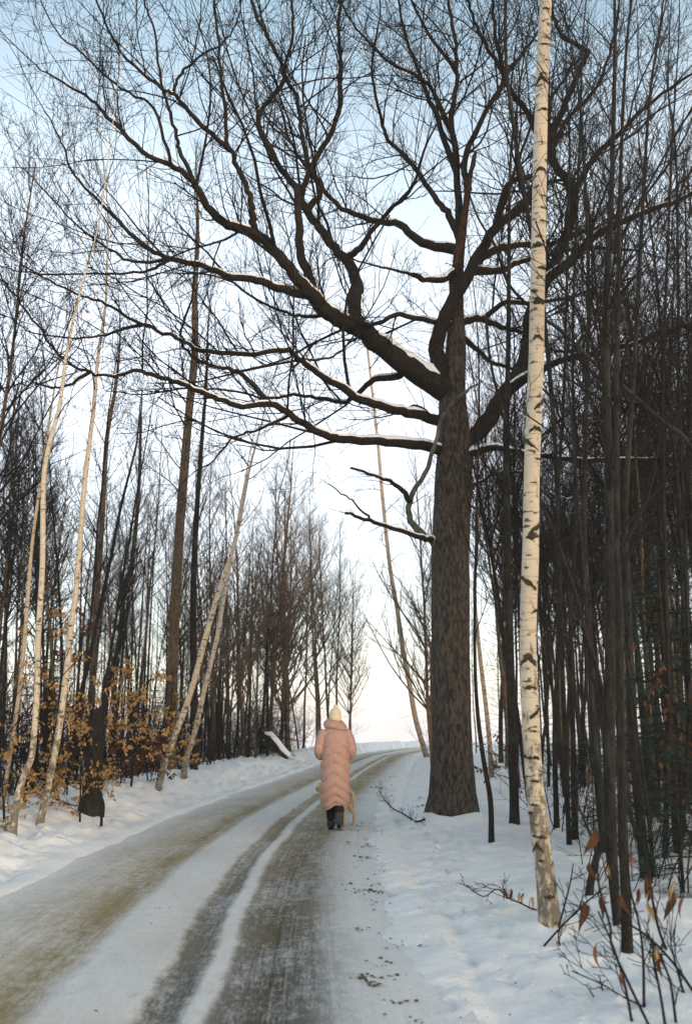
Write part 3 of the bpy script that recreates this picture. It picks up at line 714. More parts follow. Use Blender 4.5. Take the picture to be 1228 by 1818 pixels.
# leaning stems that cross in front
trace_tree('leaning_sapling', [(1150, 1500), (1100, 1380), (1062, 1200), (1035, 1110), (1010, 1020), (975, 930), (940, 850), (905, 772), (890, 730), (870, 640), (862, 560)], [8, 8, 7, 6, 5, 4], -1.2, 'thin sapling arching across in front of the cream birch', 'dark', extend=0, branches=(.3, 1, .4, (.3, .9), (3,)), seed=71, base=(P(1150, 1500, 9.2)[0], 9.2, gz(P(1150, 1500, 9.2)[0], 9.2)))
trace_tree('leaning_sapling', [(1330, 1480), (1310, 1200), (1280, 980), (1228, 800), (1170, 745), (1110, 690), (1060, 650), (1000, 592), (940, 545), (900, 500), (880, 440), (845, 380), (820, 300)], [11, 10, 9, 8, 7, 6, 5, 4, 3], -1.0, 'dark sapling bowed low from the spruce towards the oak', 'dark', extend=0, branches=(.35, 1, .28, (.4, 1.3), (4, 2)), seed=72, base=(P(1330, 1480, 9.0)[0], 9.0, gz(P(1330, 1480, 9.0)[0], 9.0)))
trace_tree('leaning_sapling', [(1010, 1500), (998, 1200), (985, 800), (965, 560), (948, 440), (935, 370), (915, 250), (899, 130), (897, 40), (895, -40)], [9, 8, 8, 8, 7, 6, 5], -.6, 'slender dark stem passing close beside the upper cream birch', 'dark', extend=1, branches=(.55, 1, .35, (.4, 1.4), (4, 3)), seed=73)

# ------------------------------------------------------------------ the woods: a few kinds of bare tree, copied as individuals
def make_kind(seed, H, r, c0, nb, Lr, kids, wob=.05, rise=(.45, .85)):
    rg = random.Random(seed); n = 12
    pts = []; x = y = 0; dx = dy = 0
    for k in range(n + 1):
        t = k / n
        pts.append((x, y, H * t - .25 * (k == 0)))
        dx += rg.uniform(-wob, wob); dy += rg.uniform(-wob, wob); dx *= .8; dy *= .8
        x += dx; y += dy
    c = catmull(pts, 3); t = np.linspace(0, 1, len(c)); rad = r * (1 - .82 * t ** .9) * (1 + .35 * np.exp(-t * 60))
    V, Fq = fat_tube(c, rad, 8, .05, None, seed)
    tm = mesh('trunk', V, Fq)
    out = []
    for k in range(nb):
        f = c0 + (1 - c0) * (k + rg.random()) / nb
        i = min(len(c) - 2, int(f * (len(c) - 1))); d = unit(tuple(c[i + 1] - c[i]))
        L = rg.uniform(*Lr) * (1.15 - .75 * (f - c0) / (1 - c0))
        grow(out, tuple(c[i]), deflect(d, rg.uniform(*rise), rg), L, min(rad[i] * .6, .014 * L + .004), rg, kids, .07, .15)
    # dead twigs low on the stem
    for k in range(int(nb * .35)):
        f = rg.uniform(.06, c0 + .1); i = int(f * (len(c) - 1))
        grow(out, tuple(c[i]), deflect((0, 0, 1), rg.uniform(1.0, 1.6), rg), rg.uniform(.4, 1.6), .008, rg, (3, 1), .03, .22)
    V, Fq = tubes(out, 3); cm = mesh('crown', V, Fq); NT.append(len(out))
    return tm, cm
KINDS = [make_kind(100 + k, *a) for k, a in enumerate([
    (12.0, .072, .38, 30, (1.2, 3.2), (6, 5)), (13.5, .095, .42, 34, (1.4, 3.6), (6, 5)), (10.0, .050, .35, 26, (.9, 2.4), (6, 4)), (11.0, .058, .45, 26, (1.0, 2.6), (6, 5)),
    (14.0, .12, .35, 36, (1.6, 4.2), (7, 5)), (8.5, .036, .3, 24, (.8, 2.0), (5, 4)), (12.5, .075, .5, 28, (1.2, 3.0), (6, 5)), (9.0, .040, .4, 22, (.8, 2.2), (5, 5)), (10.5, .075, .16, 34, (1.6, 3.8), (5, 4))])]
KR = [.072, .095, .05, .058, .12, .036, .075, .04, .075]
barks = [M['dark'], M['dark'], M['brown'], M['dark'], M['brown']]
KM = {}
def kind_mesh(k, b):
    if (k, b) not in KM:
        t = KINDS[k][0].copy(); t.materials.clear(); t.materials.append(b); KM[(k, b)] = t
    return KM[(k, b)]
for k in range(9): KINDS[k][1].materials.append(M['twigbrown' if k in (8, 1, 6) else 'twig'])
wood = random.Random(77)
placed = []
def describe(x, y, r, b, across, near):
    px = project((x, y, gz(x, y)))[0]
    look = ('hair-thin' if r < .042 else 'slim' if r < .066 else 'middling' if r < .09 else 'stout') + (' brown' if b == M['brown'] else ' dark')
    bands = ((60, 'behind the golden birch at the picture edge'), (130, 'behind the crooked and straight birches'), (210, 'behind the broken snag'), (290, 'behind the tan-leaved beeches'), (390, 'behind the leaning birch pair'), (470, 'short of the snowy log'), (2000, 'past the snowy log near the bend')) if across else \
            ((925, 'between oak and cream birch'), (985, 'just past the cream birch'), (1045, 'between cream birch and dark clump'), (1130, 'behind the dark clump'), (3000, 'behind the low-boughed spruce'))
    where = next(t for lim, t in bands if px < lim)
    return look + (' tree at wood edge ' if near else ' tree deep in wood ') + where
def place(x, y, across, group, sc=1.0, bark=None, lean=.05, kinds=range(8), name='bare_tree', mind=.45, near=False, label=None):
    for a, b in placed:
        if (a - x) ** 2 + (b - y) ** 2 < mind ** 2: return False
    placed.append((x, y))
    k = wood.choice(list(kinds)); b = bark or wood.choice(barks)
    s = sc * wood.uniform(.82, 1.15)
    root = empty(name, (x, y, gz(x, y)), label or describe(x, y, KR[k] * s, b, across, near), 'tree', group)
    root.rotation_euler = (wood.gauss(0, lean), wood.gauss(0, lean), wood.uniform(0, 6.28))
    root.scale = (s, s, s)
    link('trunk', kind_mesh(k, b), None, root); link('crown', KINDS[k][1], None, root)
    return True
def infield(x, y, margin=1.5):
    return abs(x) < y * 614 / F * 1.03 + margin
# across the road
n = 0; tries = 0
while n < 74 and tries < 6000:
    tries += 1
    y = 10 + 52 * wood.random() ** 1.1
    edge = float(road_x(y)) - 3.9 * K
    x = edge - abs(wood.gauss(0, 1)) * (4 + y * .16)
    if not infield(x, y, .9): continue
    if y < 18 and x > -5.2: continue
    near = (edge - x) < 3.0
    if place(x, y, True, 'bare trees along the far road edge' if near else 'bare trees deep in the wood across the road', (.80 if y < 20 else .95), None, .06, (0, 2, 2, 3, 5, 5, 6, 7, 7, 1), near=near): n += 1
# behind the oak and cream birch
n = 0; tries = 0
while n < 100 and tries < 9000:
    tries += 1
    y = 11 + 36 * wood.random() ** 1.1
    e = .128 * y + .8 + 1.6 * (y < 17.5)
    x = e + wood.random() ** 1.2 * (y * .36 - e + 2.5)
    if not infield(x, y, .7): continue
    near = y < 22
    if place(x, y, False, 'bare trees close behind the cream birch' if near else 'bare trees deep in the wood behind the oak', 1.0, M['dark'] if wood.random() < .8 else M['brown'], .06, (2, 3, 5, 7) if near else (0, 1, 2, 3, 5, 6, 7), near=near): n += 1
# behind the oak trunk, by the bend
for (x, y) in ((4.3, 41), (5.0, 47), (6.6, 52), (3.5, 34)):
    place(x, y, False, 'bare trees at the road bend', .95, label='bare tree by the road bend whose twigs show past the oak trunk')

for (x, y) in ((-1.2, 50), (-.6, 55), (-2.2, 53), (.2, 59), (-1.0, 61), (-3.0, 47)):
    place(x, y, True, 'bare trees along the far road edge', 1.0, M['brown'], .05, (8, 1, 6), near=True)
for (x, y) in ((-2.4, 44), (-3.2, 41), (-3.6, 36), (-4.4, 38), (-2.8, 49), (-4.2, 33), (-1.6, 57), (-5.0, 35), (-3.4, 52), (-5.6, 31), (-4.6, 45), (.3, 64)):
    place(x, y, True, 'bare trees along the far road edge', wood.uniform(.95, 1.3), M['brown'], .07, (8,), near=True)
for (x, y) in ((3.75, 44.5), (4.5, 50.5), (3.25, 38.5), (5.2, 55)):
    place(x, y, False, 'bare trees at the road bend', 1.0, M['brown'], .03, (8,), label='brown bushy-crowned tree at the bend, its twigs reaching past the oak trunk')
# far trees that read as one mass
def far_mass(name, label, region, count, seed):
    rg = random.Random(seed); lines = []; stems = []
    for _ in range(count):
        x, y = region(rg); z = gz(x, y); H = rg.uniform(7, 14); r = rg.uniform(.03, .09)
        a = rg.gauss(0, .04) * H; b = rg.gauss(0, .04) * H
        pts = [(x + a * t * t, y + b * t, z - .1 + H * t) for t in (0, .25, .5, .75, 1)]
        stems.append((pts, [r, r * .9, r * .7, r * .45, r * .15]))
        for k in range(14):
            t = rg.uniform(.25, .98); p = (x + a * t * t, y + b * t, z + H * t)
            grow(lines, p, deflect((0, 0, 1), rg.uniform(.4, .9), rg), rg.uniform(.8, 2.6) * (1.2 - .6 * t), .011, rg, (3,), .06, .15)
    V, Fq = join([tubes(stems, 5), tubes(lines, 3)])
    tag(link(name, mesh(name, V, Fq), M['dark']), label, 'woods', None, 'stuff'); NT.append(len(lines))
far_mass('distant_woods', 'hazy mass of far bare stems behind the wood across the road', lambda g: ((lambda y: (float(road_x(y)) - 6 - abs(g.gauss(0, 1)) * 12, y))(g.uniform(46, 66))), 60, 5)
far_mass('distant_woods', 'mass of far bare stems closing the wood behind the oak', lambda g: ((lambda y: (.135 * y + 1.0 + g.random() * .27 * y, y))(g.uniform(40, 60))), 45, 6)
print('polylines', sum(NT), NT)

# ------------------------------------------------------------------ evergreens
def blades(lines, rg, step, ln, wd, droop=.0):
    """flat needles set along both sides of twigs"""
    V = []
    for pts, rad in lines:
        for a, b in zip(pts[:-1], pts[1:]):
            ax = np.array(a); d = np.array(b) - ax; L = np.linalg.norm(d); d = d / (L + 1e-9)
            s = np.cross(d, (0, 0, 1)); s /= np.linalg.norm(s) + 1e-6
            u = np.cross(s, d)
            k = max(1, int(L / step))
            for i in range(k):
                q = ax + d * L * (i + rg.random()) / k
                for sg in (-1, 1):
                    o = d * .55 + s * sg * rg.uniform(.6, 1.0) + u * rg.uniform(-.5, .5); o /= np.linalg.norm(o)
                    l = ln * rg.uniform(.7, 1.2)
                    V += [q - d * wd, q + d * wd, q + o * l]
    V = np.array(V); return V, [np.arange(len(V)).reshape(-1, 3)]
def make_spruce(seed, H, nb, Lb, t0=.06):
    rg = random.Random(seed)
    tr = fat_tube(np.array([(0, 0, -.15), (0.01, 0, H * .3), (0, .02, H * .7), (0, 0, H)]), [H * .014, H * .012, H * .007, .006], 8, .05)
    bl = []; fine = []
    for k in range(nb):
        t = t0 + (.97 - t0) * (k + rg.random()) / nb; az = rg.uniform(0, 6.28)
        L = Lb * (1 - t) ** .8 * rg.uniform(.7, 1.1) + .12
        d = (math.cos(az), math.sin(az), .12 - .25 * (1 - t))
        pts, rad, dirs = grow(bl, (0, 0, H * t), unit(d), L, .010 * L + .004, rg, (), -.02, .06, 7)
        for j in range(1, 8):
            for sg in (-1, 1):
                dd = dirs[min(j, 7)]; s = unit((-dd[1] * sg, dd[0] * sg, -.1))
                q = unit((dd[0] * .8 + s[0], dd[1] * .8 + s[1], dd[2] * .8 + s[2]))
                grow(fine, pts[j], q, L * .42 * (1.1 - j / 9) + .05, .0035, rg, (2,) if L > .7 else (), -.02, .08, 3)
    nv = blades(bl + fine, rg, .017, .042, .0055)
    return mesh('trunk', *join([tr, tubes(bl, 4)])), mesh('needles', *nv, smooth=False)
SPR = [make_spruce(301, 3.6, 46, 1.15), make_spruce(302, 2.4, 36, .9)]
for t, nmesh in SPR: t.materials.append(M['dark']); nmesh.materials.append(M['needle'])
def spruce(x, y, k, s, label, group, rz=0, name='spruce_tree'):
    r = empty(name, (x, y, gz(x, y)), label, 'spruce', group); r.scale = (s, s, s); r.rotation_euler = (0, 0, rz)
    link('trunk', SPR[k][0], None, r); link('foliage', SPR[k][1], None, r)
SG = 'young spruces behind the leaning birches'
spruce(3.55, 11.2, 0, 1.0, 'dark green spruce with low boughs at the picture edge behind slender stems', None, .4)
spruce(4.25, 13.2, 0, 1.35, 'taller dark spruce behind the low-boughed one at the picture edge', None, 2.1)
spruce(2.75, 8.6, 1, .5, 'knee-high spruce seedling in the snow beside the slender stems', None, 1.0)
for (x, y, k, s, rz) in ((-2.35, 39.5, 0, .75, 0), (-3.0, 39.2, 0, .95, 1), (-3.7, 37.8, 1, .9, 2), (-3.4, 38.8, 0, .8, 3)):
    spruce(x, y, k, s, 'small dark spruce at the far end of the bank by the snowy log', SG, rz)
for (x, y, k, s, rz) in ((-7.2, 17.5, 0, 1.6, .5), (-8.6, 20.5, 0, 1.8, 2.5), (-6.6, 22.5, 0, 1.2, 4.0), (-10.5, 27, 0, 1.5, 1.2), (-5.9, 30.5, 1, 1.3, .2)):
    spruce(x, y, k, s, 'dark evergreen half hidden among stems in the wood across the road', 'dark evergreens under the far wood', rz)
for (x, y, k, s, rz) in ((8.3, 24, 0, 1.1, .5), (6.6, 18, 0, .7, 4.0)):
    spruce(x, y, k, s, 'dark evergreen half hidden among stems in the wood behind the birch', 'dark evergreens under the near wood', rz)

# ------------------------------------------------------------------ undergrowth that nobody could count
def brush(name, label, spots, seed, h=(.4, 1.4)):
    rg = random.Random(seed); out = []
    for x, y in spots:
        z = gz(x, y)
        for _ in range(rg.randint(2, 4)):
            H = rg.uniform(*h)
            grow(out, (x + rg.gauss(0, .08), y + rg.gauss(0, .08), z - .04), unit((rg.gauss(0, .35), rg.gauss(0, .35), 1)), H, .004 + .004 * H, rg, (4, 3), .02, .18)
    V, Fq = tubes(out, 3); NT.append(len(out))
    tag(link(name, mesh(name, V, Fq), M['twig']), label, 'undergrowth', None, 'stuff')
ug = random.Random(8); sp = []
while len(sp) < 120:
    y = 8.5 + 22 * ug.random() ** 1.3; x = .135 * y + .75 + ug.random() * (.30 * y)
    sp.append((x, y))
brush('undergrowth', 'tangle of thin leafless twigs between the dark trunks', sp, 3)
sp = []
while len(sp) < 300:
    y = 12 + 40 * ug.random() ** 1.2; x = float(road_x(y)) - 3.7 * K - abs(ug.gauss(0, 2.2))
    sp.append((x, y))
brush('undergrowth', 'tangle of thin twigs under the wood across the road', sp, 4, (.6, 2.8))

# ------------------------------------------------------------------ leaves that stayed on young beeches
def leaf_cloud(lines, rg, per, size):
    V = []; Fq = []
    for pts, rad in lines:
        for _ in range(per):
            i = rg.randrange(1, len(pts)); a = pts[i]
            d = unit((rg.gauss(0, .6), rg.gauss(0, .6), -1)); s = unit((rg.gauss(0, 1), rg.gauss(0, 1), rg.gauss(0, .3)))
            l = size * rg.uniform(.7, 1.25); w = l * .30
            A = np.array(a); D = np.array(d) * l; Sv = np.array(s) * w; Nn = np.cross(d, s) * w * .5
            b = len(V)
            V += [A, A + D * .5 + Sv + Nn, A + D, A + D * .5 - Sv + Nn]; Fq.append((b, b + 1, b + 2)); Fq.append((b, b + 2, b + 3))
    return np.array(V), [np.array(Fq)]
def beech(px, Y, H, label, mat='leaf', seed=1, tiers=9, Lb=1.0, per=5, size=.06, lean=(0, 0), t0=.2):
    rg = random.Random(seed); x = P(px, 1400, Y)[0]
    r = empty('beech_sapling', (x, Y, gz(x, Y)), label, 'sapling')
    st = []; pts, rad, dirs = grow(st, (0, 0, -.1), unit((lean[0], lean[1], 1)), H, .012 + .004 * H, rg, (), .02, .06, 9)
    out = []
    for k in range(tiers):
        t = t0 + (1 - t0) * k / tiers; i = int(t * 9); az = rg.uniform(0, 6.28)
        grow(out, pts[min(i, 9)], unit((math.cos(az), math.sin(az), .25)), Lb * (1.15 - .7 * t) * rg.uniform(.7, 1.2), .007, rg, (4, 2), -.01, .12)
    V, Fq = tubes(st + out, 4); link('stem', mesh('stem', V, Fq), M['dark'], r)
    V, Fq = leaf_cloud([o for o in out], rg, per, size); link('foliage', mesh('foliage', V, Fq, smooth=False), M[mat], r)
beech(184, 14.15, 2.1, 'beech sapling with tiers of tan dry leaves around the broken snag', seed=1, Lb=1.1, per=6, tiers=10, size=.06, t0=.4)
beech(146, 13.9, 1.0, 'knee-high tan-leaved beech in front of the broken snag', 'leaf', 21, 8, .7, 5, .06, t0=.25)
beech(232, 19.0, 2.6, 'tan-leaved beech sapling just beyond the broken snag', seed=2, Lb=1.1, per=7, tiers=11, size=.075)
beech(215, 19.5, 1.2, 'low bush of rusty leaves on the bank past the snag', 'rusty', 3, 8, .8, 7, .07, t0=.1)
beech(262, 21.0, 1.1, 'low rusty-leaved bush at the foot of the leaning birch pair', 'rusty', 4, 8, .8, 7, .07, t0=.1)
beech(45, 14.6, 3.2, 'beech sapling with orange leaves behind the crooked birch', 'leaf', 5, 11, .9, 4, .07)
beech(95, 17.0, 3.4, 'beech sapling with sparse rusty leaves between the two birches', 'rusty', 6, 10, .8, 4, .07)
beech(12, 12.8, 1.2, 'low orange-leaved shoot where the bank meets the picture edge', 'leaf', 7, 8, .55, 5, .06, t0=.1)
beech(120, 16.0, .9, 'low tan-leaved shoot at the foot of the straight birch', 'leaf', 8, 7, .6, 4, .06, t0=.1)
beech(322, 25.0, 2.6, 'thin beech sapling with few tan leaves before the brown-lit trunk', 'leaf', 9, 7, .7, 4, .07)
beech(905, 21.0, 1.9, 'beech sapling with rusty leaves in the gap beside the oak trunk', 'rusty', 10, 7, .6, 3, .07)
beech(1150, 9.5, 2.4, 'sparse beech sapling with hanging rusty leaves among the dark clump', 'rusty', 12, 8, .7, 1, .07)

# the broken snag
B = G(160, 1446)
snag = empty('broken_snag', B, 'dark broken stump with a little snow on top across the road', 'stump')
sp_ = [B[:2] + (B[2] - .2,)] + [P(a, b, B[1]) for a, b in ((161, 1440), (164, 1400), (168, 1330), (170, 1290), (172, 1262))]
c = catmull(np.array(sp_), 5); w = np.interp(np.linspace(0, 1, len(c)), [0, .2, .6, .9, 1], [42, 40, 33, 30, 24])
V, Fq = fat_tube(c - np.array(B), w * .5 * B[1] / F, 16, .30, None, 9); link('trunk', mesh('trunk', V, Fq), M['dark'], snag)
t = c[-1] - np.array(B)
V, Fq = fat_tube(np.array([t + (-.05, 0, .0), t + (-.02, 0, .02), t + (.02, 0, .02), t + (.05, 0, .0)]), [.012, .028, .026, .012], 8, .2); link('snow_cap', mesh('snow_cap', V, Fq), M['cap'], snag)

# log under snow at the end of the bank
B = (P(486, 1340, 38)[0], 38.0, gz(P(486, 1340, 38)[0], 38.0))
lg = empty('fallen_log', B, 'dark fallen log capped with snow at the far end of the bank', 'log'); lg.scale = (.7, .7, .7)
V, Fq = fat_tube(np.array([(-.55, .3, 1.05), (-.25, .2, .95), (.1, .1, .55), (.45, 0, .15), (.7, -.1, -.1)]), [.16, .2, .2, .18, .14], 10, .1); link('trunk', mesh('trunk', V, Fq), M['dark'], lg)
V, Fq = fat_tube(np.array([(-.5, .28, 1.2), (-.22, .2, 1.14), (.12, .1, .76), (.47, 0, .36), (.85, -.1, .02)]), [.08, .16, .17, .17, .12], 10, .15); link('snow_cap', mesh('snow_cap', V, Fq), M['cap'], lg)

# ------------------------------------------------------------------ bramble shoots with hanging leaves, near corner
def leaf_mesh(seed):
    rg = random.Random(seed); n = 7; V = []; Fq = []
    for k in range(n):
        t = k / (n - 1); w = .15 * math.sin(math.pi * min(1, t * 1.05) ** .8) * (1 - .35 * t) + .004
        cx = .10 * math.sin(t * 3 + seed); cy = .14 * math.sin(t * 2.2 + seed * 2)
        curl = 1.1 + .7 * math.sin(seed + t * 2)
        V += [(cx - w, cy + w * curl, -t), (cx, cy - .02, -t), (cx + w * .9, cy + w * curl * .8, -t)]
    for k in range(n - 1):
        b = 3 * k; Fq += [(b, b + 1, b + 4, b + 3), (b + 1, b + 2, b + 5, b + 4)]
    return mesh('leaf', np.array(V), [np.array(Fq)])
LM = {(s, m): leaf_mesh(s) for s in (1, 2, 3) for m in ('leaf', 'rusty')}
for (s, m), me in LM.items(): me.materials.append(M[m])
z8 = lambda a, b: (828 + a / 3.07, 1318 + b / 3.07)
def shoot(label, stems, leaves, Y, seed, w=(5, 3)):
    rg = random.Random(seed)
    f0 = z8(*stems[0][0]); B = G(*f0); Y = B[1]
    r = empty('bramble_shoot', B, label, 'shoot')
    lines = []; tw = []
    for si, s in enumerate(stems):
        y0 = Y + rg.uniform(-.15, .15) * (si > 0)
        pts = [np.array(P(*z8(*q), y0 + .25 * k / len(s))) for k, q in enumerate(s)]
        if False and pts[0][2] > gz(pts[0][0], pts[0][1]) - .02 and si == 0: pts.insert(0, np.array((pts[0][0], pts[0][1], gz(pts[0][0], pts[0][1]) - .05)))
        c = catmull(pts, 4); rr = np.linspace(w[0], w[1], len(c)) * .5 * Y / F
        lines.append((c, rr)); sprout(tw, c, rr, rg, .10, (.12, .45), (2, 1), .15, 1, (.4, 1.0), .02, .2, .6)
    V, Fq = join([fat_tube(c - np.array(B), rr, 6, .05) for c, rr in lines]); link('stem', mesh('stem', V, Fq), M['twig'], r)
    LP = []
    allp = np.concatenate([c for c, rr in lines])
    for (a, b, L) in leaves:
        px = z8(a, b - L * .5); p = np.array(P(px[0], px[1], Y + rg.uniform(-.02, .12))); LP.append(p)
        e = allp[np.argmin(np.linalg.norm(allp - p - np.array((0, 0, -.06)), axis=1))]
        mid = (p + e) / 2 + np.array((rg.uniform(-.02, .02), rg.uniform(-.02, .02), .03))
        tw.append(([tuple(e), tuple(.6 * e + .4 * mid), tuple(mid), tuple(p)], [.003, .0028, .0025, .002]))
    if tw: V, Fq = tubes(tw, 3, B); link('twigs', mesh('twigs', V, Fq), M['twig'], r)['kind'] = 'stuff'
    for (a, b, L), p in zip(leaves, LP):
        l = link('leaf', LM[(rg.choice((1, 2, 3)), rg.choice(('rusty', 'rusty', 'rusty', 'leaf')))], None, r)
        l.location = (p[0] - B[0], p[1] - B[1], p[2] - B[2]); s_ = L / 3.07 * Y / F * 1.05; l.scale = (s_ * 1.1, s_ * 1.1, s_)
        l.rotation_euler = (rg.uniform(-.3, .3), rg.uniform(-.45, .25), rg.uniform(0, 6.28))
shoot('tall forked bramble shoot hung with rusty leaves in the near corner', [[(990, 1540), (870, 1290), (790, 1110), (780, 1000), (720, 780), (700, 600), (640, 430), (600, 330), (490, 180)], [(900, 1530), (860, 1320), (800, 1120), (715, 920)]], [(700, 540, 150), (688, 705, 110), (740, 890, 125), (700, 1155, 115), (850, 1280, 80), (680, 205, 85)], 5.5, 1)
shoot('upright bramble shoot with leaves against the dark stem', [[(965, 1445), (960, 1180), (940, 1000), (890, 800), (870, 640)]], [(865, 885, 115), (945, 840, 80), (900, 655, 115), (775, 700, 65)], 5.85, 2)
shoot('bramble shoot with two drooping leaf bunches by the picture corner', [[(1080, 1540), (1050, 1350), (1020, 1200), (1015, 1100)], [(1140, 1540), (1110, 1320), (1060, 1180), (980, 1030)]], [(1025, 1180, 110), (1062, 1225, 90), (990, 920, 95)], 5.5, 3)
shoot('bramble shoot bowed in from the picture edge with a three-leaf bunch', [[(1235, 1360), (1130, 1210), (1010, 1080), (900, 1000), (830, 960)], [(1228, 1500), (1170, 1330), (1110, 1100)]], [(1100, 890, 145), (1130, 815, 115), (1180, 890, 110)], 5.9, 4)
shoot('slim bramble shoot in front of the leaning dark trunks', [[(1085, 1130), (1040, 1000), (1010, 850), (990, 700), (950, 480), (930, 380)]], [(980, 775, 125), (1012, 835, 85)], 7.0, 5)
shoot('low bramble shoot slanting up beside the birch foot', [[(420, 1110), (520, 1000), (620, 900), (700, 830), (760, 780)], [(500, 1010), (560, 780), (580, 660)], [(515, 1165), (500, 1060), (505, 1000)]], [(630, 935, 140), (505, 1110, 55)], 7.2, 6, (3.5, 2))
shoot('twig with a row of small red-brown leaves left of the birch foot'.replace('left of', 'beside'), [[(395, 920), (350, 905), (300, 880), (230, 850), (165, 800), (90, 840), (0, 780)]], [(185, 825, 62), (205, 830, 50), (237, 830, 62), (285, 842, 50), (310, 842, 42), (358, 872, 55)], 8.2, 7, (3, 2))
shoot('leafless twig tangle lying low on the near snow', [[(960, 1440), (820, 1370), (740, 1320), (650, 1280), (570, 1245)], [(690, 1385), (650, 1320)], [(740, 1350), (720, 1270)]], [], 5.9, 8, (3, 2))

# ------------------------------------------------------------------ fallen branch and litter on the verge
B = G(715, 1442)
fb = empty('fallen_branch', B, 'thin curved fallen branch lying on the verge before the oak', 'branch')
c = catmull([np.array(G(a, b)) + (0, 0, .03) for a, b in ((672, 1405), (682, 1422), (698, 1438), (716, 1450), (738, 1461), (754, 1462))], 5)
V, Fq = fat_tube(c - np.array(B), np.linspace(.007, .015, len(c)), 6, .1); link('stem', mesh('stem', V, Fq), M['limb'], fb)
tw = []; sprout(tw, c, np.linspace(.010, .022, len(c)), random.Random(4), .3, (.15, .4), (2,), 0, 1); V, Fq = tubes(tw, 3, B); link('twigs', mesh('twigs', V, Fq), M['twig'], fb)['kind'] = 'stuff'
rg = random.Random(15); V = []; Fq = []
def flake(x, y, s):
    z = gz(x, y); m = (x - float(road_x(y))) / K
    z = max(z, .0) + .008; b = len(V); a0 = rg.uniform(0, 6.28)
    for k in range(6):
        a = a0 + k * math.pi / 3; rr = s * rg.uniform(.5, 1.1); V.append((x + rr * math.cos(a), y + rr * math.sin(a) * .8, z + rg.uniform(-.2, .9) * s * .5))
    V.append((x, y, z + s * .5))
    for k in range(6): Fq.append((b + k, b + (k + 1) % 6, b + 6))
for _ in range(46):
    y = 4.6 + 12 * rg.random() ** 1.15; m = rg.gauss(1.86, .10); nfl = int(rg.choice((1, 2, 3, 6)))
    x = float(road_x(y)) + m * K
    for _ in range(nfl): flake(x + rg.gauss(0, .05), y + rg.gauss(0, .09), rg.uniform(.006, .022))
for _ in range(300):
    y = 4.6 + 13 * rg.random() ** 1.2; m = rg.choice((rg.gauss(1.9, .2), rg.gauss(2.6, .35), rg.gauss(0, .5), rg.gauss(-2.0, .4)))
    flake(float(road_x(y)) + m * K, y, rg.uniform(.004, .012))
for (a, b) in ((672, 1403), (668, 1402), (680, 1401), (700, 1380), (748, 1418), (752, 1432)):
    g = G(a, b)
    for _ in range(5): flake(g[0] + rg.gauss(0, .08), g[1] + rg.gauss(0, .1), rg.uniform(.02, .05))
for (a, b) in ((650, 1505), (640, 1527), (655, 1527), (617, 1580), (650, 1590), (672, 1588), (650, 1750), (665, 1765), (695, 1748), (645, 1660)):
    g = G(a, b)
    for _ in range(7): flake(g[0] + rg.gauss(0, .04), g[1] + rg.gauss(0, .05), rg.uniform(.010, .026))
tag(link('leaf_litter', mesh('leaf_litter', np.array(V), [np.array(Fq)], smooth=False), M['litter']), 'dark crumbs of leaf litter scattered along the snowy verge', 'litter', None, 'stuff')

# ------------------------------------------------------------------ walker and dog
def skin(name, verts, edges, radii, root=0, sub=2):
    me = bpy.data.meshes.new(name); me.from_pydata(verts, edges, []); o = bpy.data.objects.new(name, me); C.objects.link(o)
    md = o.modifiers.new('s', 'SKIN'); md.use_smooth_shade = True
    if not me.skin_vertices: 
        bpy.context.view_layer.objects.active = o
    for k, sv in enumerate(me.skin_vertices[0].data):
        r = radii[k]; sv.radius = r if isinstance(r, tuple) else (r, r); sv.use_root = (k == root)
    o.modifiers.new('u', 'SUBSURF').levels = sub
    dg = bpy.context.evaluated_depsgraph_get(); dg.update()
    out = bpy.data.meshes.new_from_object(o.evaluated_get(dg)); out.name = name
    bpy.data.objects.remove(o); bpy.data.meshes.remove(me)
    for p in out.polygons: p.use_smooth = True
    return out
def flat(px, py):
    a, b_, c_ = ray(px, py); t_ = -CAM_H / c_; return a * t_, b_ * t_
wx, wy = -0.155, flat(597, 1474)[1]
vs = []; es = []; rs = []
def ch(parent, *items):
    for (p, r) in items:
        vs.append(p); rs.append(r)
        if parent is not None: es.append((parent, len(vs) - 1))
        parent = len(vs) - 1
    return parent
pel = ch(None, ((0, 0, .88), (.14, .11)))
chest = ch(pel, ((0, 0, 1.08), (.12, .10)), ((0, 0.01, 1.28), (.15, .11)))
hd = ch(chest, ((0, .02, 1.42), .055), ((0, .03, 1.50), .06), ((0, .04, 1.58), (.075, .085)), ((0, .035, 1.66), .06))
ch(hd - 1, ((0, .125, 1.555), .014))                                    # nose
for s in (-1, 1):
    ch(hd - 1, ((s * .075, .03, 1.56), .014))                           # ears
    w = ch(chest, ((s * .155, 0, 1.34), .058), ((s * .255, -.03, 1.10), .045), ((s * .15, .20, 1.05), .030), ((s * .115, .265, 1.05), (.034, .022)))
    for f, (ox, lz) in enumerate(((.022, .075), (.007, .082), (-.008, .078), (-.022, .062))):
        ch(w, ((s * .10 , .30, 1.05 + ox), .0095), ((s * .065, .30 + lz * .35, 1.05 + ox), .009), ((s * .03, .30 + lz * .2, 1.05 + ox), .008))
    ch(w, ((s * .09, .245, 1.085), .011), ((s * .06, .265, 1.10), .0095))  # thumb
    fy, fz = ((.16, .0), (-.10, .06))[s > 0]
    ch(pel, ((s * .085, 0, .82), .085), ((s * .07, .5 * fy + .04, .47), .058), ((s * .06, fy, .10 + fz), .038), ((s * .065, fy + .13, .04 + fz * .25), .035))
body = link('person', skin('person', vs, es, rs), M['skin'])
body.location = (wx, wy, 0.0)
tag(body, 'person walking away in a long pink quilted coat and cream bobble hat', 'person')
